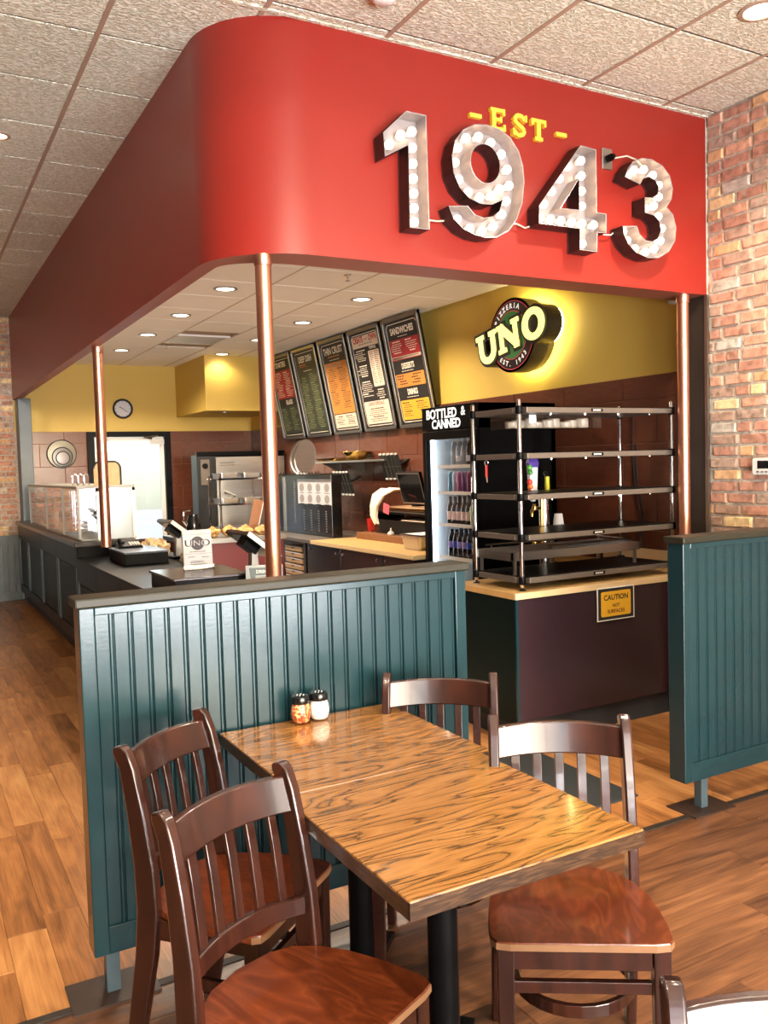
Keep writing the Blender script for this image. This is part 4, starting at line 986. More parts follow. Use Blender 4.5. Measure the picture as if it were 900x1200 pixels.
cc = [('silver', srgb(190, 176, 200)), ('lilac', srgb(150, 130, 190)), ('magenta', srgb(150, 50, 110)), ('dark purple', srgb(96, 50, 110)), ('magenta', srgb(150, 50, 110)), ('silver', srgb(190, 176, 200)), ('teal', srgb(70, 130, 150))]
for k, (n_, c) in enumerate(cc):
    p = bottle('drink_can', 'slim %s drink can on the second fridge shelf, %s from the handle side' % (n_, ['first', 'second', 'third', 'fourth', 'fifth', 'sixth', 'seventh'][k]), 'slim cans on the second fridge shelf', xf, 5.325+.064*k, FSZ[2], can, mat('can %d' % k, c, .25, metal=.6), M_alum)
    for d in (1, 2): bottle('', 'slim %s can, second fridge shelf, %s row, %s from the handle side' % (n_, ['', 'second', 'third'][d], ['first', 'second', 'third', 'fourth', 'fifth', 'sixth', 'seventh'][k]), None, xf+.085*d, 5.325+.064*k, FSZ[2], can, 0, 0, src=p)
for k in range(6):
    p = bottle('soda_bottle', 'labelled bottle on the top fridge shelf, %s from the handle side' % ['first', 'second', 'third', 'fourth', 'fifth', 'sixth'][k], 'dark bottles on the top fridge shelf', xf+.02, 5.335+.07*k, FSZ[3], [(a, z*.92) for a, z in soda], M_dsoda if k < 3 else M_clear, M_white, labs['grey' if k % 2 else 'white'], (.03, .075))

# ================================================================== MENU BOARDS
MFR = mat('menu frame metal', srgb(140, 136, 130), .3, metal=.9); MFB = mat('menu black field', srgb(30, 26, 24), .55)
MFG = mat('menu dark green field', srgb(44, 50, 36), .55)
mred, mor, myel, mcr = mat('menu red', srgb(170, 40, 48), .6), mat('menu orange', srgb(206, 136, 60), .6), mat('menu yellow', srgb(226, 170, 50), .6), mat('menu cream', srgb(226, 206, 184), .6)
mtx, mdk, mgr = mat('menu text cream', srgb(246, 236, 214), .6), mat('menu text dark', srgb(60, 34, 24), .6), mat('menu text green', srgb(140, 148, 100), .6)
MW, MH = .69, 1.085
def menu(label, yc, content):
    t = frame('menu_board', label, 'menu', (WX-.045, yc, 1.975), (0, -1, 0), (-.20, 0, 1.055), group='menu boards')
    MB().box(-MW/2, MW/2, 0, MH, -.018, .0).build('backing', MFB, t, local=True)
    b = MB().box(-MW/2, -MW/2+.035, 0, MH, -.02, .022).box(MW/2-.035, MW/2, 0, MH, -.02, .022).box(-MW/2, MW/2, 0, .03, -.02, .022).box(-MW/2, MW/2, MH-.04, MH, -.02, .022)
    b.build('frame', MFR, t, local=True, bevel=.004)
    li = MB(); x0, x1, y0, y1 = -.285, .285, .055, 1.02
    for a, c in (((x0+.03, y0), (x1-.03, y0)), ((x0+.03, y1), (x1-.03, y1)), ((x0, y0+.03), (x0, y1-.03)), ((x1, y0+.03), (x1, y1-.03)), ((x0, y0+.03), (x0+.03, y0)), ((x1, y0+.03), (x1-.03, y0)), ((x0, y1-.03), (x0+.03, y1)), ((x1, y1-.03), (x1-.03, y1))):
        P = seg_poly([a, c], .007); li.prism(P, lambda p, q: (p, q, .0005), lambda p, q: (p, q, .0015))
    li.build('border_line', mtx, t, local=True)
    for c in content:
        if c[0] == 'panel': MB().prism(rrect(c[1], c[2], c[3], c[4], .012), lambda p, q: (p, q, .001), lambda p, q: (p, q, .0022)).build('print_panel', c[5], t, local=True)
        elif c[0] == 'title': text(t, c[1], (c[2], c[3], .003), XR, YU, c[4], c[5], c[6] if len(c) > 6 else .002, local=True, xs=c[7] if len(c) > 7 else .8)
        elif c[0] == 'lines':
            x0_, x1_, y0_, y1_, m_, head = c[1:7]; b = MB(); y = y1_; k = 0
            while y > y0_:
                hd = head and k % head == 0; h_ = .011 if hd else .006
                L_ = (x1_-x0_)*(rnd.uniform(.45, .75) if hd else rnd.uniform(.6, 1)); x = x0_+(0 if rnd.random() < .5 else (x1_-x0_-L_)/2)
                e_ = x+L_
                while x < e_:
                    d = rnd.uniform(.018, .05); b.box(x, min(x+d, e_), y-h_, y, .0024, .0030); x += d+.008
                y -= .020 if not hd else .026; k += 1
            b.build('small_print', m_, t, local=True)
menu('menu board headed SANDWICHES, DESSERTS and DRINKS, the one next to the fridge', 7.27, [
    ('title', 'SANDWICHES', 0, .945, .088, mtx, .003, .78), ('lines', -.09, .09, .885, .893, mtx, 0),
    ('panel', -.275, .275, .665, .865, mred), ('lines', -.25, -.03, .72, .85, mtx, 5), ('lines', .03, .25, .72, .85, mtx, 5), ('panel', -.275, .275, .672, .702, mcr), ('lines', -.25, .25, .678, .692, mdk, 0),
    ('title', 'DESSERTS', 0, .60, .075, mtx, .003, .72), ('lines', -.13, .13, .55, .556, mtx, 0), ('panel', -.265, .265, .40, .53, mor), ('lines', -.24, -.03, .42, .515, mdk, 1), ('lines', .03, .24, .42, .515, mdk, 1),
    ('title', 'DRINKS', 0, .345, .075, mtx, .003, .72), ('lines', -.12, .12, .295, .30, mtx, 0), ('panel', -.265, .265, .075, .27, myel), ('lines', -.23, -.04, .11, .25, mdk, 4), ('lines', .03, .23, .16, .25, mdk, 4)])
menu('menu board headed CREATE YOUR OWN in red on cream', 8.035, [
    ('panel', -.275, .275, .885, 1.005, mcr), ('title', 'CREATE', -.14, .965, .085, M_redink, .003, .72), ('title', 'your', .035, .965, .045, M_redink, .0, .8), ('title', 'OWN', .175, .965, .085, M_redink, .003, .74), ('lines', -.22, .22, .90, .92, mdk, 0),
    ('lines', -.26, .0, .74, .86, mtx, 6), ('lines', -.26, .0, .58, .70, mtx, 5), ('lines', -.26, .0, .36, .53, mtx, 6), ('title', 'TOPPINGS', .14, .862, .04, mtx, .001, .8), ('panel', .03, .255, .46, .835, mcr), ('lines', .05, .13, .48, .82, mdk, 0), ('lines', .15, .24, .48, .82, mdk, 0),
    ('lines', .05, .25, .34, .43, mtx, 4), ('panel', -.265, .265, .075, .315, mcr), ('title', 'LUNCH SPECIALS', 0, .285, .05, M_redink, .001, .9), ('lines', -.22, .22, .10, .24, mdk, 4)])
menu('menu board headed THIN CRUST with an orange panel', 8.80, [
    ('title', 'THIN CRUST', 0, .94, .105, mtx, .003, .80), ('lines', -.22, .22, .86, .885, mor, 2), ('lines', -.15, .15, .835, .845, mtx, 0), ('panel', -.27, .27, .235, .815, mor), ('panel', -.19, .14, .762, .80, mcr),
    ('lines', -.24, -.03, .33, .745, mdk, 6), ('lines', .03, .24, .30, .745, mdk, 6), ('panel', -.265, .265, .075, .225, mcr), ('lines', -.23, -.02, .095, .205, mdk, 3), ('lines', .02, .24, .095, .205, mdk, 3)])
menu('menu board headed DEEP DISH on a dark green field', 9.57, [
    ('panel', -.28, .28, .06, 1.015, MFG), ('title', 'DEEP DISH', 0, .94, .10, mtx, .003, .80), ('lines', -.20, .20, .855, .885, mor, 2), ('lines', -.12, .14, .80, .806, mtx, 0),
    ('lines', -.24, -.03, .10, .73, mgr, 5), ('lines', .03, .25, .10, .76, mgr, 5)])
menu('menu board headed STARTERS and SALADS, partly behind the middle copper pole', 10.33, [
    ('title', 'STARTERS', 0, .955, .09, mtx, .003, .80), ('panel', -.275, .275, .53, .885, mred), ('lines', -.25, -.03, .55, .86, mtx, 5), ('lines', .03, .25, .55, .86, mtx, 5),
    ('title', 'SALADS', .05, .475, .08, mtx, .003, .74), ('panel', -.27, .27, .08, .43, MFG), ('lines', -.24, -.03, .12, .40, mgr, 5), ('lines', .03, .24, .12, .40, mgr, 5)])

# ================================================================== ORDER COUNTER ON THE LEFT
OX0, OX1 = 1.241, 1.86
t = root('order_counter', 'long black panelled order counter running back along the left copper pole', 'counter', (1.5, 8.5, 0))
MB().box(OX0+.018, OX1, 7.56, 11.745, .15, .99).box(OX0+.02, OX1+.14, 4.25, 7.56, .15, .865).build('carcass', M_black, t)
MB().box(OX0+.07, OX1-.03, 4.3, 11.74, 0, .15).build('toe_kick', M_blackm, t)
MB().box(OX0-.02, OX1+.01, 7.54, 11.745, .99, 1.03).build('raised_top', M_dkwood, t, bevel=.004)['label'] = 'raised dark stained top'
MB().box(OX0-.01, OX1+.16, 4.22, 7.54, .865, .90).build('low_top', M_black, t, bevel=.004)['label'] = 'lower black top'
sty = [4.25, 5.1, 5.95, 6.75, 7.58, 8.65, 9.75, 10.85, 11.72]
for k, y in enumerate(sty):
    hi = .99 if y > 7.5 else .865
    MB().box(OX0, OX0+.02, y-.035, y+.035, .15, hi).build('stile', M_black, t, bevel=.003)
    if k < len(sty)-1:
        h2 = .99 if (y+sty[k+1])/2 > 7.5 else .865
        MB().box(OX0, OX0+.02, y+.035, sty[k+1]-.035, h2-.17, h2).build('rail', M_black, t, bevel=.003)
        MB().box(OX0, OX0+.02, y+.035, sty[k+1]-.035, .15, .25).build('rail', M_black, t, bevel=.003)
        MB().box(OX0+.010, OX0+.019, y+.05, sty[k+1]-.05, .262, h2-.185).build('panel', M_green, t, bevel=.002)
        for yy in (y+.04, sty[k+1]-.046): MB().box(OX0-.004, OX0+.012, yy, yy+.008, .25, h2-.17).build('moulding', M_postp, t)
# glass case on the raised part
t = root('glass_display_case', 'white framed glass display case of bottles and racks on the far order counter', 'case', (1.52, 9.2, 1.03))
c0, c1, d0, d1, e0, e1 = 1.285, 1.76, 7.68, 10.9, 1.031, 1.475
M_wfr = mat('white case frame', srgb(150, 148, 140), .4)
for x_ in (c0, c1-.022):
    for y_ in (d0, 8.5, 9.55, 10.88): MB().box(x_, x_+.02, y_, y_+.02, e0, e1).build('case_post', M_wfr, t)
MB().box(c0-.006, c1+.006, d0-.006, d1+.006, e1, e1+.022).build('case_top', M_wfr, t, bevel=.003)
MB().box(c0, c1, d0, d1, e0, e0+.012).build('case_base', M_wfr, t)
MB().box(c0+.008, c0+.012, d0+.02, d1, e0+.012, e1).build('front_glass', M_glass, t)
MB().box(c0+.02, 1.44, d0+.006, d0+.010, e0+.012, e1).build('end_glass', M_glass, t)
MB().box(1.455, 1.75, d0-.008, d0-.002, e0+.005, e1-.02).build('door_reflection', mat('painted door reflection', srgb(176, 188, 196), .25), t)['label'] = 'painted door reflection framed in pale metal closing the near end'  # pale colour stands in for door light reflected in the end glass
MB().box(1.44, 1.462, d0-.014, d0, e0, e1).box(1.74, 1.766, d0-.014, d0, e0, e1).box(1.44, 1.766, d0-.014, d0, e1-.028, e1).build('board_frame', M_alum, t)
for k, y in enumerate((8.1, 8.35)):
    r_ = root('wire_basket_rack', 'small wire rack inside the glass case, %s one' % ('nearer' if k == 0 else 'farther'), 'rack', (1.5, y, e0+.012))
    b = MB()
    for z in [1.07+.048*i for i in range(8)]:
        b.box(1.34, 1.66, y-.07, y-.066, z, z+.004).box(1.34, 1.66, y+.066, y+.07, z, z+.004)
        for q in range(6): b.box(1.34+.062*q, 1.343+.062*q, y-.07, y+.07, z, z+.003)
    for x_ in (1.34, 1.66):
        for yy in (y-.07, y+.066): b.box(x_, x_+.005, yy, yy+.005, 1.043, 1.45)
    b.build('wire_frame', M_chrome, r_)
for k, (y, m_, n_) in enumerate(((8.75, M_kraft, 'tan'), (9.9, M_cloth, 'pale'))):
    b_ = root('oil_bottle', '%s bottle standing inside the glass case' % n_, 'bottle', (1.42, y, e0+.012))
    MB().lathe([(.036, 1.044), (.038, 1.055), (.038, 1.20), (.016, 1.27), (.014, 1.33), (.017, 1.332), (.017, 1.35), (.001, 1.352)], (1.42, y, 0), 16).build('body', m_, b_, smooth=True)
for k in range(3):
    b_ = root('folded_paper_stack', ['blue grey', 'white', 'tan'][k]+' stack of folded papers in the far end of the glass case', 'papers', (1.5, 10.3+.0*k, 1.15+.09*k))
    MB().box(1.33, 1.66, 10.05, 10.5, 1.10+.1*k, 1.14+.1*k).build('stack', [mat('blue grey paper', srgb(120, 126, 150), .7), M_paper, M_card][k], b_)
    MB().box(1.31, 1.70, 10.0, 10.55, 1.092+.1*k, 1.10+.1*k).build('shelf', M_wfr, t)
t = root('white_plate_stack', 'round white plates lying in the front of the glass case', 'plates', (1.36, 9.6, e0+.012))
MB().lathe([(.001, e0+.013), (.07, e0+.014), (.055+.05, e0+.026), (.11, e0+.030), (.09, e0+.03), (.001, e0+.022)], (1.42, 9.35, 0), 24).build('plate', M_paper, t, smooth=True)
# things standing on the case
t = root('metal_tongs_holder', 'small wire holder standing on top of the glass case', 'holder', (1.34, 8.2, e1+.022))
for dx in (0, .05, .1): MB().tube([(1.34+dx, 8.2, e1+.023), (1.34+dx, 8.2, e1+.11), (1.36+dx, 8.2, e1+.13), (1.38+dx, 8.2, e1+.11), (1.38+dx, 8.2, e1+.023)], .005, 6).build('wire', M_chrome, t, smooth=True)
t = root('rounded_rack_panel', 'tan panel with rounded black rim on the glass case behind the left copper pole', 'panel', (1.60, 7.9, e1+.022))
P = [(1.47, e1+.0225), (1.70, e1+.0225)]+[(1.70-.06+.06*math.cos(a), e1+.17+.06*math.sin(a)) for a in [PI/2*k/6 for k in range(7)]]+[(1.53+.06*math.cos(a), e1+.17+.06*math.sin(a)) for a in [PI/2+PI/2*k/6 for k in range(7)]]
MB().prism(P, lambda a, b: (a, 7.895, b), lambda a, b: (a, 7.905, b)).build('panel_face', M_card, t)
MB().tube([(a, 7.90, b) for a, b in P[1:]], .010, 6).build('rim', M_blackm, t, smooth=True)

# riser, phone, napkins
t = root('counter_riser', 'black riser box on the lower order counter beside the left copper pole', 'riser', (1.47, 6.9, .90))
MB().box(1.43, 1.76, 6.62, 7.18, .9005, .985).build('box_body', M_black, t, bevel=.004)
MB().box(1.425, 1.765, 6.615, 7.185, .985, 1.0).build('box_top', mat('blue grey laminate', srgb(86, 94, 108), .3), t, bevel=.003)['label'] = 'blue grey top'
t = root('desk_phone', 'black desk phone lying beside the left copper pole', 'phone', (1.56, 7.05, 1.0))
MB().loft([[(1.46, 6.98, 1.0005), (1.66, 6.98, 1.0005), (1.66, 7.13, 1.0005), (1.46, 7.13, 1.0005)], [(1.47, 6.99, 1.02), (1.65, 6.99, 1.02), (1.65, 7.12, 1.045), (1.47, 7.12, 1.045)]]).build('phone_base', M_black, t, bevel=.004)
MB().tube([(1.50, 7.0, 1.045), (1.50, 7.03, 1.060), (1.50, 7.09, 1.065), (1.50, 7.12, 1.058)], [.018, .012, .012, .018], 8).build('handset', M_blackm, t, smooth=True)
b = MB()
for i in range(4):
    for j in range(3): b.box(1.56+.022*i, 1.573+.022*i, 7.01+.028*j, 7.026+.028*j, 1.024+.006*j, 1.034+.006*j)
b.build('keys', M_white, t)
def blob(seed, c, rx, ry, rz, amp=.25, n=14, m=9):
    r_ = random.Random(seed); rings = []; ph = [r_.uniform(0, 6) for _ in range(6)]
    for i in range(m):
        v = -PI/2+PI*(i+.02)/(m-1+.04); ring = []
        for j in range(n):
            u = 2*PI*j/n; k = 1+amp*(.5*math.sin(3*u+ph[0]+2*v)+.3*math.sin(5*u+ph[1]-3*v)+.4*math.sin(4*v+ph[2]))
            ring.append((c[0]+rx*k*math.cos(v)*math.cos(u), c[1]+ry*k*math.cos(v)*math.sin(u), c[2]+max(0, rz*(1+math.sin(v)*k))))
        rings.append(ring)
    return MB().loft(rings)
t = root('napkin_pile', 'crumpled tan napkins spilling on the lower order counter', 'napkins', (1.75, 7.3, .90))
for k, (x, y, s) in enumerate(((1.80, 7.34, 1), (1.88, 7.22, .8), (1.76, 7.43, .8), (1.90, 7.40, .9))):
    blob(k, (x, y, .901), .07*s, .06*s, .062*s, .45).build('napkin', M_napkin, t)
t = root('paper_bag_heap', 'heap of tan bags on the lower order counter in front of the back door', 'bags', (1.75, 6.4, .90))
for k, (x, y) in enumerate(((1.86, 6.40), (1.90, 6.25), (1.93, 6.52))):
    blob(k+20, (x, y, .901), .07, .07, .045, .3).build('bag', mat('dull tan bag', srgb(150, 134, 104), .7, bump=.5), t)
def pos_back(label, x, y, z):
    t = root('register_screen', label, 'register', (x, y, z), rz=math.radians(4), group='point of sale terminals on the order counter')
    MB().box(-.07, .07, -.10, .10, .0005, .02).build('foot', M_black, t, bevel=.005, local=True)
    MB().loft([[(-.03, -.03, .02), (.03, -.03, .02), (.03, .03, .02), (-.03, .03, .02)], [(-.02, -.03, .19), (.02, -.03, .19), (.02, .03, .19), (-.02, .03, .19)]]).build('neck', M_alum, t, local=True, bevel=.004)
    m = Matrix.Translation((.0, 0, .225)) @ Matrix.Rotation(math.radians(38), 4, 'Y')
    MB().obox(m, .27, .35, .03).build('housing', M_blackm2, t, local=True, bevel=.006)
    MB().obox(m @ Matrix.Translation((0, 0, .018)), .25, .33, .005).build('screen', M_screen, t, local=True)
    MB().obox(m @ Matrix.Translation((0, -.1765, .0)), .27, .004, .030).build('side_edge', M_white, t, local=True)
    MB().obox(m @ Matrix.Translation((-.02, .0, -.035)), .11, .12, .04).build('rear_box', M_black, t, local=True, bevel=.004)
pos_back('black point of sale screen seen from behind in front of the bright back door', 1.92, 6.92, .90)
pos_back('black point of sale screen seen from behind, just left of the middle copper pole', 1.93, 5.22, .90)
# brochure on a black plinth
t = root('display_plinth', 'black plinth on the order counter carrying the stack of folded menus', 'plinth', (1.5, 5.02, .90))
MB().box(1.30, 1.735, 4.78, 5.31, .9005, .985).build('plinth_body', M_black, t, bevel=.003)
MB().box(1.29, 1.745, 4.77, 5.32, .985, 1.0).build('plinth_top', mat('dark brown laminate', srgb(62, 46, 44), .2), t, bevel=.003)
t = frame('folded_menus', 'stack of white folded takeout menus reading UNO in a clear stand', 'menus', (1.555, 5.16, 1.0005), (1, -.06, 0), (.0, .10, 1))
for k in range(4):
    MB().box(-.088, .088, .004, .232+.003*k, -.006*k-.005, -.006*k).build('folded_menu', M_paper, t, local=True)
P0 = .0006
MB().prism(ell(0, .158, .042, .042, 24), lambda a, b: (a, b, P0), lambda a, b: (a, b, P0+.0004)).build('printed_disc', mat('printed grey', srgb(84, 82, 90), .7), t, local=True)
text(t, 'UNO', (0, .158, .0013), XR, YU, .055, M_ink, .0015, local=True, xs=1.25)
text(t, 'UNO', (0, .158, .0019), XR, YU, .050, mat('printed light grey', srgb(190, 188, 196), .7), 0, local=True, xs=1.25)
b = MB()
for y0, a, c in ((.105, -.05, .05), (.074, -.06, -.02), (.070, .025, .07), (.048, -.045, .03), (.040, -.05, .04), (.028, -.05, .05), (.022, -.045, .05)):
    x = a
    while x < c: d = rnd.uniform(.006, .014); b.box(x, min(x+d, c), y0, y0+.004, P0, P0+.0005); x += d+.004
b.box(-.085, .085, .094, .0952, P0, P0+.0005).box(-.085, .085, .212, .2132, P0, P0+.0005)
b.build('printed_lines', M_ink, t, local=True)
b = MB().box(-.095, .095, 0, .025, .008, .010).box(-.095, .095, 0, .003, -.04, .010); b.build('clear_stand', M_plglass, t, local=True)
t = frame('gift_card_box', 'low silver grey printed box standing at the foot of the middle copper pole', 'box', (1.785, 4.66, .9005), (1, -.42, 0), (0, 0, 1))
MB().box(-.105, .105, 0, .145, -.05, 0).build('box_body', mat('silver print', srgb(186, 194, 196), .3, metal=.3), t, local=True, bevel=.002)
MB().prism([(-.075, .05), (.06, .05), (.075, .135), (-.085, .135)], lambda a, b: (a, b, .0004), lambda a, b: (a, b, .001)).build('printed_panel', mat('grey print', srgb(110, 120, 122), .4), t, local=True)
text(t, 'DRINKS', (0, .112, .0016), XR, YU, .026, M_signw, .0006, local=True)
b = MB()
for y0 in (.086, .076, .066): b.box(-.05, .05, y0, y0+.003, .0012, .0016)
b.build('printed_lines', M_signw, t, local=True)

# ================================================================== KITCHEN
t = root('round_pans_plaque', 'round wall plaque of three nested pale pans beside the glass door', 'plaque', (1.845, BY-.03, 1.69))
RXm = Matrix.Rotation(PI/2, 4, 'X')
for k, (r, zc, c) in enumerate(((.182, 1.872, srgb(128, 122, 106)), (.126, 1.832, srgb(104, 100, 96)), (.084, 1.820, srgb(126, 118, 116)))):
    yq = BY-.020-.016*k
    MB().lathe([(.001, .0), (r, .0), (r, .012), (r-.01, .014), (.001, .012)], (1.845+.004*k, yq, zc), 36, RXm).build('pan_disc', mat('pan %d' % k, c, .35, metal=.4), t, smooth=True)
    MB().tube([(1.845+.004*k+r*math.cos(a), yq-.010, zc+r*math.sin(a)) for a in [2*PI*i/36 for i in range(36)]], .007, 6, True).build('dark_rim', M_blackm, t, smooth=True)
t = root('wall_clock', 'round black rimmed white wall clock on the ochre wall', 'clock', (2.66, BY-.02, 2.34))
MB().lathe([(.001, .0), (.118, .0), (.118, .012), (.001, .012)], (2.66, BY-.002, 2.472), 36, RXm).build('clock_face', M_paper, t, smooth=True)
MB().tube([(2.66+.122*math.cos(a), BY-.018, 2.472+.122*math.sin(a)) for a in [2*PI*i/36 for i in range(36)]], .014, 8, True).build('rim', M_blackm, t, smooth=True)
MB().obox(Matrix.Translation((2.66+.028, BY-.017, 2.472-.02)) @ Matrix.Rotation(math.radians(35), 4, 'Y'), .085, .003, .006).build('hand', M_ink, t)
MB().obox(Matrix.Translation((2.66-.02, BY-.017, 2.472+.012)) @ Matrix.Rotation(math.radians(30), 4, 'Y'), .06, .003, .008).build('hand', M_ink, t)
b = MB()
for k in range(12):
    a = PI/6*k; b.obox(Matrix.Translation((2.66+.098*math.cos(a), BY-.0155, 2.472+.098*math.sin(a))) @ Matrix.Rotation(-a, 4, 'Y'), .018, .002, .005)
b.build('hour_marks', M_ink, t)
# ceiling vent
t = root('ceiling_vent', 'square slatted air vent in the kitchen ceiling', 'vent', (2.945, 9.53, KZ))
MB().box(2.645, 3.245, 9.235, 9.26, KZ-.004, KZ+.015).box(2.645, 3.245, 9.80, 9.825, KZ-.004, KZ+.015).box(2.645, 2.67, 9.26, 9.80, KZ-.004, KZ+.015).box(3.22, 3.245, 9.26, 9.80, KZ-.004, KZ+.015).build('vent_frame', M_white, t)
MB().box(2.67, 3.22, 9.26, 9.80, KZ+.010, KZ+.014).build('duct_dark', M_blackm, t)
for k in range(9): MB().obox(Matrix.Translation((2.945, 9.30+.058*k, KZ+.001)) @ Matrix.Rotation(math.radians(-50), 4, 'X'), .55, .020, .002).build('vent_slat', M_alum, t)
# hood downlight, ovens
t = root('wall_oven', 'tall stainless oven with black control column under the ochre hood', 'oven', (3.9, 11.3, 0))
ox0, ox1, oy = 3.27, 4.46, 10.75
MB().box(ox0, ox1, oy+.02, 11.0, .002, 1.80).build('oven_body', M_black, t)
MB().box(ox0, ox0+.24, oy, oy+.02, .05, 1.78).build('control_column', M_blackm, t, bevel=.003)
MB().box(ox0+.045, ox0+.16, oy-.006, oy, 1.42, 1.74).build('control_plate', M_dsteel, t)
MB().lathe([(.035, 0), (.035, .02), (.028, .03), (.001, .031)], (ox0+.10, oy-.006, 1.66), 16, RXm).build('dial', M_black, t, smooth=True)
MB().box(ox0+.245, ox1, oy-.006, oy+.02, .35, 1.77).build('oven_door', M_steel, t, bevel=.004)
MB().tube([(ox0+.36, oy-.006, 1.30), (ox0+.33, oy-.07, 1.33), (ox0+.45, oy-.09, 1.28), (ox0+.47, oy-.006, 1.25)], .014, 8).build('handle', M_alum, t, smooth=True)
MB().box(ox0-.01, ox1, oy-.02, oy+.03, 1.80, 1.84).build('oven_top_rim', M_black, t)
b = MB()
for k in range(10): b.box(ox0+.30+.02*k, ox0+.314+.02*k, oy-.008, oy-.006, 1.69, 1.70).box(ox0+.30+.02*k, ox0+.312+.02*k, oy-.008, oy-.006, 1.66, 1.668)
b.build('name_plate_print', M_ink, t)
t = root('coffee_carafe', 'small black and steel carafe at the foot of the oven', 'carafe', (3.05, 9.6, .9))
MB().lathe([(.06, .951), (.075, 1.0), (.072, 1.08), (.05, 1.14), (.05, 1.16), (.001, 1.165)], (2.56, 8.62, 0), 18).build('body', M_blackm2, t, smooth=True)
MB().tube([(2.49, 8.62, 1.05), (2.45, 8.61, 1.10), (2.46, 8.61, 1.19), (2.53, 8.62, 1.20)], .010, 8).build('handle', M_chrome, t, smooth=True)
t.location = (2.56, 8.62, .951)
for c in t.children: c.location = Vector((3.05, 9.6, .9))-Vector((2.56, 8.62, .951))
# prep table with bagged bread
t = root('prep_table', 'dark prep table with a deep red side in the middle of the kitchen', 'table', (2.8, 8.3, 0))
MB().box(2.30, 3.30, 7.95, 8.85, .905, .95).build('tabletop', M_steel, t, bevel=.003)
MB().box(2.33, 3.27, 7.98, 8.82, .001, .905).build('side_panels', mat('deep red panel', srgb(96, 26, 26), .4), t)
for k, (x, y, s) in enumerate(((2.60, 8.15, .85), (2.77, 8.14, .9), (2.94, 8.15, .85), (3.10, 8.12, .75))):
    t = root('bread_bag', 'tan paper bag of bread on the prep table, %s in the row' % ['leftmost', 'second', 'third', 'rightmost'][k], 'bag', (x, y, .951), group='bread bags on the prep table')
    blob(40+k, (x, y, .951), .08*s, .09*s, .055*s, .35).build('bag_body', M_kraft, t)
    MB().tube([(x-.06, y-.04, .955+.02), (x, y-.03, .955+.10*s), (x+.05, y+.01, .955+.06)], [.02, .026, .012], 6).build('twisted_neck', M_kraft, t)
t = root('cutting_board_menu', 'narrow brown board leaning upright on the prep table', 'board', (3.13, 8.3, .951))
m = Matrix.Translation((3.13, 8.36, 1.12)) @ Matrix.Rotation(math.radians(14), 4, 'Y')
MB().obox(m, .10, .012, .34).build('board_face', mat('brown board', srgb(140, 92, 60), .5), t)
MB().obox(m @ Matrix.Translation((.052, -.002, 0)), .006, .016, .34).build('pale_edge', M_white, t)
# wire shelving
t = root('wire_shelving', 'chrome wire shelving with trays in front of the oven', 'shelving', (3.45, 9.3, 0))
for x_ in (3.02, 3.54):
    for y_ in (9.12, 9.5): MB().tube([(x_, y_, .001), (x_, y_, 1.53)], .012, 8).build('post', M_chrome, t, smooth=True)
for z in (1.50, 1.22, .95, .5):
    b = MB().box(3.0, 3.56, 9.10, 9.115, z-.01, z+.01).box(3.0, 3.56, 9.505, 9.52, z-.01, z+.01)
    for k in range(11): b.box(3.02+.05*k, 3.026+.05*k, 9.11, 9.51, z-.003, z+.003)
    b.build('wire_shelf', M_chrome, t)
for k, (x, z) in enumerate(((3.15, 1.5035), (3.41, 1.5035), (3.15, 1.2235), (3.41, 1.2235))):
    t = root('steel_pan', 'steel pan on the wire shelving, %s %s' % (['upper', 'lower'][k//2], ['left', 'right'][k % 2]), 'pan', (x, 9.3, z), group='steel pans on the wire shelving')
    MB().loft([[(x+a*s, 9.3+c*s, z+q) for a, c in rrect(-.12, .12, -.15, .15, .03)] for s, q in ((.9, 0), (.95, .06), (1.03, .062), (1.03, .058), (.93, .056), (.87, .006))]).build('pan_body', M_steel, t)
# kitchen back counter along the side wall
KX0, KZC = 3.575, .865
t = root('kitchen_counter', 'dark kitchen counter with a long maple top along the side wall', 'counter', (4.0, 8.0, 0))
MB().box(KX0, WX-.016, 5.97, 8.0, KZC-.035, KZC).build('worktop', M_ctop, t, bevel=.002)
MB().box(KX0-.004, KX0, 5.97, 8.0, KZC-.035, KZC).box(KX0, 3.68, 5.965, 5.97, KZC-.035, KZC).build('pale_edge', M_maple, t)
MB().box(KX0, WX-.016, 8.0, 10.4, KZC-.035, KZC).build('dark_worktop', M_dsteel, t, bevel=.002)
MB().box(KX0+.05, WX-.016, 6.0, 8.2, .1, KZC-.035).box(KX0+.08, WX-.016, 6.0, 10.4, 0, .1).box(KX0+.05, WX-.016, 8.25, 8.3, .1, KZC-.035).box(4.2, WX-.016, 8.2, 10.4, .1, KZC-.035).build('carcass', M_dkwood, t)
for a, c in ((6.02, 6.54), (6.56, 7.36), (7.38, 7.98)):
    d_ = MB().box(KX0+.03, KX0+.05, a, c, .12, KZC-.045).build('cabinet_door', M_dkwood, t, bevel=.003)
for y in (6.47, 6.62, 7.29, 7.44, 8.05):
    MB().lathe([(.006, 0), (.006, .012), (.015, .016), (.015, .024), (.001, .027)], (KX0+.03, y, .775), 12, Matrix.Rotation(-PI/2, 4, 'Y')).build('knob', M_chrome, t, smooth=True)
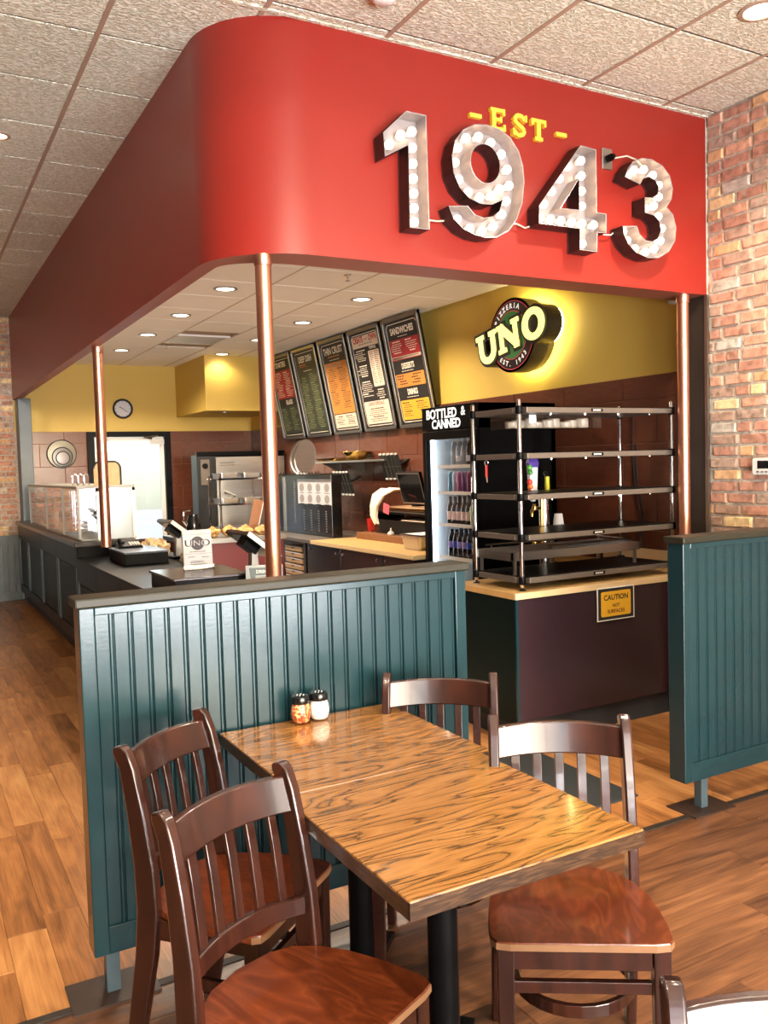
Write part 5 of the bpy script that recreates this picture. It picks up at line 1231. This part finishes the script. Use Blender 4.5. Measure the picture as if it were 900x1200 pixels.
for k in range(7):
    z = .33+.064*k; dy = rnd.uniform(-.01, .01)
    t = root('pizza_box', 'flat cardboard pizza box in the stack under the kitchen counter, %s from the top' % ['lowest', 'sixth', 'fifth', 'fourth', 'third', 'second', 'first'][k], 'box', (3.8, 8.7+dy, z), group='pizza boxes under the kitchen counter')
    MB().box(KX0+.05+dy, KX0+.5, 8.36+dy, 8.80+dy, z+.0005, z+.046).build('box_body', M_card, t, bevel=.002)
    MB().box(KX0+.046+dy, KX0+.05+dy, 8.36+dy, 8.80+dy, z+.040, z+.05).build('lid_edge', M_white, t)
    MB().box(KX0+.048+dy, KX0+.0505+dy, 8.56+dy, 8.62+dy, z+.026, z+.040).build('tab_slot', M_ink, t)
t = root('steel_pan', 'deep stainless food pan at the near end of the maple counter', 'pan', (3.98, 6.45, KZC))
MB().loft([[(3.93+a*s, 6.42+c*s, KZC+q) for a, c in rrect(-.13, .13, -.16, .16, .03)] for s, q in ((.86, .001), (.97, .125), (1.08, .127), (1.08, .122), (.94, .120), (.82, .008))]).build('pan_body', M_steel, t)
MB().box(3.85, 4.08, 6.30, 6.58, KZC+.1275, KZC+.13).build('pan_lid', M_cloth, t)
t = root('wooden_riser_board', 'brown wooden board lying along the maple counter', 'board', (4.05, 7.3, KZC))
MB().box(4.02, 4.14, 6.75, 7.85, KZC+.0005, KZC+.065).build('board', mat('mid brown board', srgb(128, 84, 50), .5, noise=.1), t, bevel=.003)
t = root('red_cup', 'red plastic cup at the far end of the wooden board', 'cup', (4.22, 7.9, KZC))
MB().lathe([(.030, KZC+.055), (.032, KZC+.057), (.044, KZC+.19), (.041, KZC+.19), (.029, KZC+.065), (.001, KZC+.063)], (4.22, 7.9, 0), 18).build('cup_body', M_redpl, t, smooth=True)
MB().lathe([(.05, KZC+.0005), (.05, KZC+.05), (.03, KZC+.055)], (4.22, 7.9, 0), 16).build('cup_base', M_steel, t, smooth=True)
t = root('squeeze_bulb', 'small white nozzle topped container on the wooden board', 'container', (4.06, 7.2, KZC+.065))
MB().lathe([(.026, .0), (.032, .012), (.026, .03), (.010, .042), (.005, .07), (.001, .072)], (4.06, 7.2, KZC+.066), 14).build('body', M_white, t, smooth=True)
t = root('receipt_printer_stand', 'black printer stand with paper trays under the touch screen', 'printer', (4.2, 6.9, KZC))
MB().box(4.16, 4.46, 6.62, 7.62, KZC+.0005, KZC+.20).build('stand_body', M_blackm, t, bevel=.004)
MB().box(4.10, 4.46, 6.55, 7.66, 1.13, 1.15).box(4.12, 4.46, 6.55, 6.58, KZC+.2, 1.13).box(4.12, 4.46, 7.62, 7.65, KZC+.2, 1.13).build('stand_shelf', M_black, t, bevel=.002)
for k in range(3): MB().box(4.09+.01*k, 4.40, 6.60, 7.30+.05*k, 1.1505+.020*k, 1.158+.020*k).build('paper_tray', [M_steel, M_gold, M_card][k], t)
MB().box(4.12, 4.40, 6.62, 7.1, KZC+.205, KZC+.215).build('paper_roll_ends', M_cloth, t)
t = root('touch_screen', 'black touch screen on a stand above the printer shelf', 'screen', (4.18, 6.90, 1.2105))
m = Matrix.Translation((4.13, 6.90, 1.385)) @ Matrix.Rotation(math.radians(-14), 4, 'Y')
MB().obox(m, .03, .42, .31).build('housing', M_black, t, bevel=.006)
MB().obox(m @ Matrix.Translation((-.0165, 0, 0)), .003, .38, .27).build('screen', M_screen, t)
MB().obox(m @ Matrix.Translation((-.0155, 0, 0)), .002, .41, .30).build('bezel', M_alum, t)
MB().box(4.15, 4.25, 6.85, 6.95, 1.211, 1.3).build('stand', M_black, t)
t = root('hand_towel', 'pale towel with a pink tag hanging over the printer shelf', 'towel', (4.1, 7.5, 1.15))
rings = []
for k, (x, y, z, w2) in enumerate(((4.20, 7.25, 1.36, .10), (4.10, 7.28, 1.37, .13), (4.04, 7.38, 1.31, .10), (4.03, 7.46, 1.20, .06), (4.03, 7.47, 1.10, .05), (4.04, 7.44, 1.03, .035))):
    rings.append([(x-.015, y-w2, z), (x-.025, y-w2*.3, z+.02), (x-.015, y+w2*.5, z-.01), (x-.02, y+w2, z+.012), (x+.01, y+w2, z), (x+.005, y, z+.01), (x+.01, y-w2, z)])
MB().loft(rings).build('cloth', M_cloth, t, smooth=True)
MB().obox(Matrix.Translation((4.0, 7.17, 1.19)) @ Matrix.Rotation(.2, 4, 'X'), .006, .11, .09).build('pink_tag', M_pink, t)
# black pizza oven cabinet with poster, pans on top
t = root('black_cabinet', 'black cabinet with perforated side standing on the kitchen counter', 'cabinet', (4.1, 8.7, KZC))
MB().box(3.86, 3.98, 8.08, 9.95, KZC+.0005, 1.52).build('cabinet_body', M_blackm2, t, bevel=.006)
MB().box(3.850, 3.86, 9.30, 9.36, KZC+.01, 1.50).build('side_rail', M_alum, t)
b = MB()
for k in range(22): b.box(3.855, 3.86, 9.02, 9.045, .98+.022*k, .992+.022*k)
for q in range(4):
    for k in range(9): b.box(3.855, 3.86, 8.20+.19*q, 8.222+.19*q, .92+.026*k, .932+.026*k)
b.build('perforations', M_alum, t)
t = frame('guide_poster', 'white laminated guide sheet with rows of round pizzas on the black cabinet', 'poster', (3.853, 8.48, 1.205), (0, -1, 0), (0, 0, 1))
MB().box(-.44, .42, 0, .245, 0, .002).build('sheet', M_paper, t, local=True)
MB().box(-.44, .42, .245, .27, 0, .006).build('clip_rail', M_alum, t, local=True)
mdisc = mat('printed pizza grey', srgb(150, 146, 146), .7)
for j in range(2):
    for i in range(4):
        cx, cy = -.33+.215*i, .06+.12*j
        MB().prism(ell(cx, cy, .062, .045, 16), lambda a, b: (a, b, .0021), lambda a, b: (a, b, .0027)).build('printed_disc', mdisc, t, local=True)
        MB().box(cx-.06, cx+.06, cy-.060, cy-.054, .0021, .0026).build('printed_caption', M_ink, t, local=True)
def round_tray(label, x, y, z, r, tilt):
    t = root('pizza_tray', label, 'tray', (x, y, z-r), group='round pizza trays leaning on the black cabinet')
    m = Matrix.Rotation(-PI/2+tilt, 4, 'Y') @ Matrix.Rotation(.25, 4, 'X')
    MB().lathe([(.001, 0), (r-.012, 0), (r-.006, .008), (r, .010), (r, .014), (r-.010, .012), (r-.016, .006), (.001, .006)], (x, y, z), 40, m).build('tray', M_steel, t, smooth=True)
round_tray('round steel pizza tray in front, leaning on the black cabinet rack', 3.98, 8.97, 1.722, .20, .10)
round_tray('round steel pizza tray partly hidden behind the front one', 4.06, 9.27, 1.722, .20, .10)
t = root('tray_rack', 'low black wire rack holding the round pizza trays', 'rack', (4.05, 9.1, 1.52))
b = MB().box(3.92, 4.2, 8.45, 8.46, 1.5205, 1.53).box(3.92, 4.2, 10.1, 10.11, 1.5205, 1.53).box(3.92, 3.93, 8.45, 10.11, 1.5205, 1.53).box(4.19, 4.2, 8.45, 10.11, 1.5205, 1.53)
for k in range(18): b.tube([(3.925, 8.5+.09*k, 1.525), (3.925, 8.5+.09*k, 1.56)], .004, 6)
b.build('rack_wire', M_blackm, t)
# shelf with bowl, trays; ticket racks
t = root('wall_shelf', 'narrow steel shelf on the brown tiled wall under the menu boards', 'shelf', (4.36, 8.4, 1.645))
MB().box(4.20, WX-.016, 7.55, 9.25, 1.645, 1.665).build('shelf_plate', M_steel, t, bevel=.002)
for y in (7.8, 8.5, 9.1): MB().loft([[(4.24, y, 1.645), (WX-.016, y, 1.645), (WX-.016, y, 1.53)], [(4.24, y+.012, 1.645), (WX-.016, y+.012, 1.645), (WX-.016, y+.012, 1.53)]]).build('bracket', M_dsteel, t)
t = root('mixing_bowl', 'brassy metal bowl on the wall shelf', 'bowl', (4.33, 8.37, 1.666))
MB().lathe([(.07, 1.666), (.10, 1.68), (.155, 1.755), (.165, 1.757), (.163, 1.762), (.148, 1.757), (.094, 1.686), (.001, 1.676)], (4.33, 8.40, 0), 28).build('bowl', M_gold, t, smooth=True)
t = root('flat_tray', 'flat brassy tray on the far end of the wall shelf', 'tray', (4.33, 8.95, 1.666))
MB().loft([[(4.34+a*s, 8.93+c*s, 1.666+q) for a, c in rrect(-.14, .14, -.24, .24, .03)] for s, q in ((.9, 0), (1, .03), (.96, .03), (.88, .006))]).build('tray_body', M_gold, t)
def ticket(label, x, y, z):
    t = frame('ticket_rail', label, 'rack', (x, y, z), (0, -1, 0), (-.30, 0, 1), group='black ticket racks')
    MB().box(-.19, .19, 0, .25, -.006, 0).build('panel', mat('slate panel', srgb(34, 38, 38), .4), t, local=True)
    b = MB()
    for k in range(4): b.box(-.115+.075*k, -.112+.075*k, 0, .25, 0, .004)
    b.box(-.19, .19, .12, .123, 0, .004).build('dividers', M_dsteel, t, local=True)
    for k in range(5):
        for yy in (-.012, .245): MB().box(-.17+.078*k, -.135+.078*k, yy, yy+.016, -.004, .012).build('clip', M_white, t, local=True)
    MB().tube([(0, .12, -.006), (0, .12, -.14), (0, .13, -.22)], .012, 8).build('arm', M_blackm, t, local=True, smooth=True)
ticket('black ticket rack with white clips under the wall shelf', 4.24, 8.48, 1.30)
ticket('black ticket rack with white clips above the touch screen', 4.28, 7.48, 1.47)

# ================================================================== THERMOSTAT, SMOKE DETECTOR, SPRINKLER, MAT
t = root('thermostat', 'white thermostat with a dark display on the brick wall', 'thermostat', (BX-.02, 3.24, 1.486))
MB().prism(rrect(3.16, 3.322, 1.486, 1.582, .014), lambda a, b: (BX-.004, a, b), lambda a, b: (BX-.034, a, b)).build('housing', M_white, t, bevel=.004)
MB().box(BX-.036, BX-.034, 3.19, 3.285, 1.522, 1.566).build('display', M_screen, t)
b = MB()
for k in range(4): b.box(BX-.037, BX-.034, 3.275-.028*k, 3.289-.028*k, 1.500, 1.508)
b.build('buttons', M_alum, t)
t = root('smoke_detector', 'round white detector at the top edge of the front ceiling', 'detector', (1.90, 3.30, HZ))
MB().lathe([(.001, -.045), (.035, -.045), (.055, -.030), (.062, -.006), (.062, .0)], (1.90, 3.30, HZ-.001), 24).build('housing', M_white, t, smooth=True)
def sprinkler(x, y, z, label):
    t = root('sprinkler', label, 'sprinkler', (x, y, z))
    MB().lathe([(.03, 0), (.03, -.004), (.010, -.006), (.010, -.025), (.001, -.026)], (x, y, z-.001), 14).build('escutcheon', M_chrome, t, smooth=True)
    MB().lathe([(.001, -.048), (.020, -.048), (.020, -.045), (.003, -.043), (.003, -.026), (.001, -.026)], (x, y, z-.001), 12).build('deflector', M_alum, t, smooth=True)
sprinkler(3.04, 5.95, KZ, 'small pendant sprinkler in the kitchen ceiling just behind the red bulkhead')
sprinkler(2.72, 9.95, KZ, 'small pendant sprinkler beside the ceiling vent')
t = root('floor_mat', 'dark grey floor mat in the gap between the two partitions', 'mat', (2.65, 3.15, 0))
MB().box(2.70, 2.97, 2.95, 3.72, .0005, .010).build('mat', mat('charcoal mat', srgb(30, 34, 33), .9, noise=.15, nscale=60), t, bevel=.003)

# ================================================================== DOWNLIGHTS
def downlight(label, x, y, z, watts, group, col=(1, .84, .66), spot=150, r=.075):
    t = root('downlight', label, 'lamp', (x, y, z), group=group)
    MB().lathe([(r+.022, z-.001), (r+.022, z-.006), (r+.002, z-.009), (r, z-.004), (r*.98, z-.0005)], (x, y, 0), 24).build('trim_ring', M_grid if z > 3.3 else M_alum, t, smooth=True)
    MB().lathe([(.001, z-.0035), (r*.97, z-.0035), (r*.97, z-.0005), (.001, z-.0005)], (x, y, 0), 20).build('lens', M_lens, t)
    if watts:
        light('lamp_light', 'SPOT', (0, 0, -.03), watts, col, parent=t, spot_size=math.radians(spot), spot_blend=.6, shadow_soft_size=.06)
K = 'recessed downlights in the kitchen ceiling'
for i, y in enumerate((6.77, 8.05, 9.30, 10.56)):
    nm = ['nearest', 'second', 'third', 'farthest'][i]
    downlight('round kitchen ceiling downlight, %s of the left row' % nm, 2.35, y, KZ, 120, K)
    downlight('round kitchen ceiling downlight, %s of the right row by the menu boards' % nm, 3.59, y, KZ, 120 if i < 3 else 14, K)
downlight('small downlight under the ochre hood box', 3.72, 10.95, 2.36, 4, K, r=.045)
D_ = 'recessed downlights in the dining ceiling'
downlight('round dining ceiling downlight at the top right corner by the brick wall', 3.52, 2.68, HZ, 190, D_, spot=135)
for i, (x, y) in enumerate(((3.52, .85), (1.70, .85), (-.13, .85), (1.70, 2.68), (-.13, 2.68), (.60, 5.66), (-1.3, 4.8), (-1.3, 8.8))):
    downlight(['round dining ceiling downlight above and behind the viewer', 'small dining ceiling downlight clipped by the left edge of the picture'][i == 5], x, y, HZ, [170, 200, 200, 60, 60, 20, 110, 110][i], D_, spot=80 if x < -1 or i == 5 else 110, r=.045 if i == 5 else .075)

# ---- turn lettering and outline curves into plain meshes
bpy.context.view_layer.update(); dg = bpy.context.evaluated_depsgraph_get()
cur = [o for o in bpy.data.objects if o.type in ('FONT', 'CURVE')]
for o in cur:
    me = bpy.data.meshes.new_from_object(o.evaluated_get(dg)); nm = o.name.split('.')[0]
    q = bpy.data.objects.new('tmp', me); COL.objects.link(q); q.parent = o.parent; q.matrix_local = o.matrix_local.copy()
    for k_ in o.keys(): q[k_] = o[k_]
    bpy.data.objects.remove(o); q.name = nm
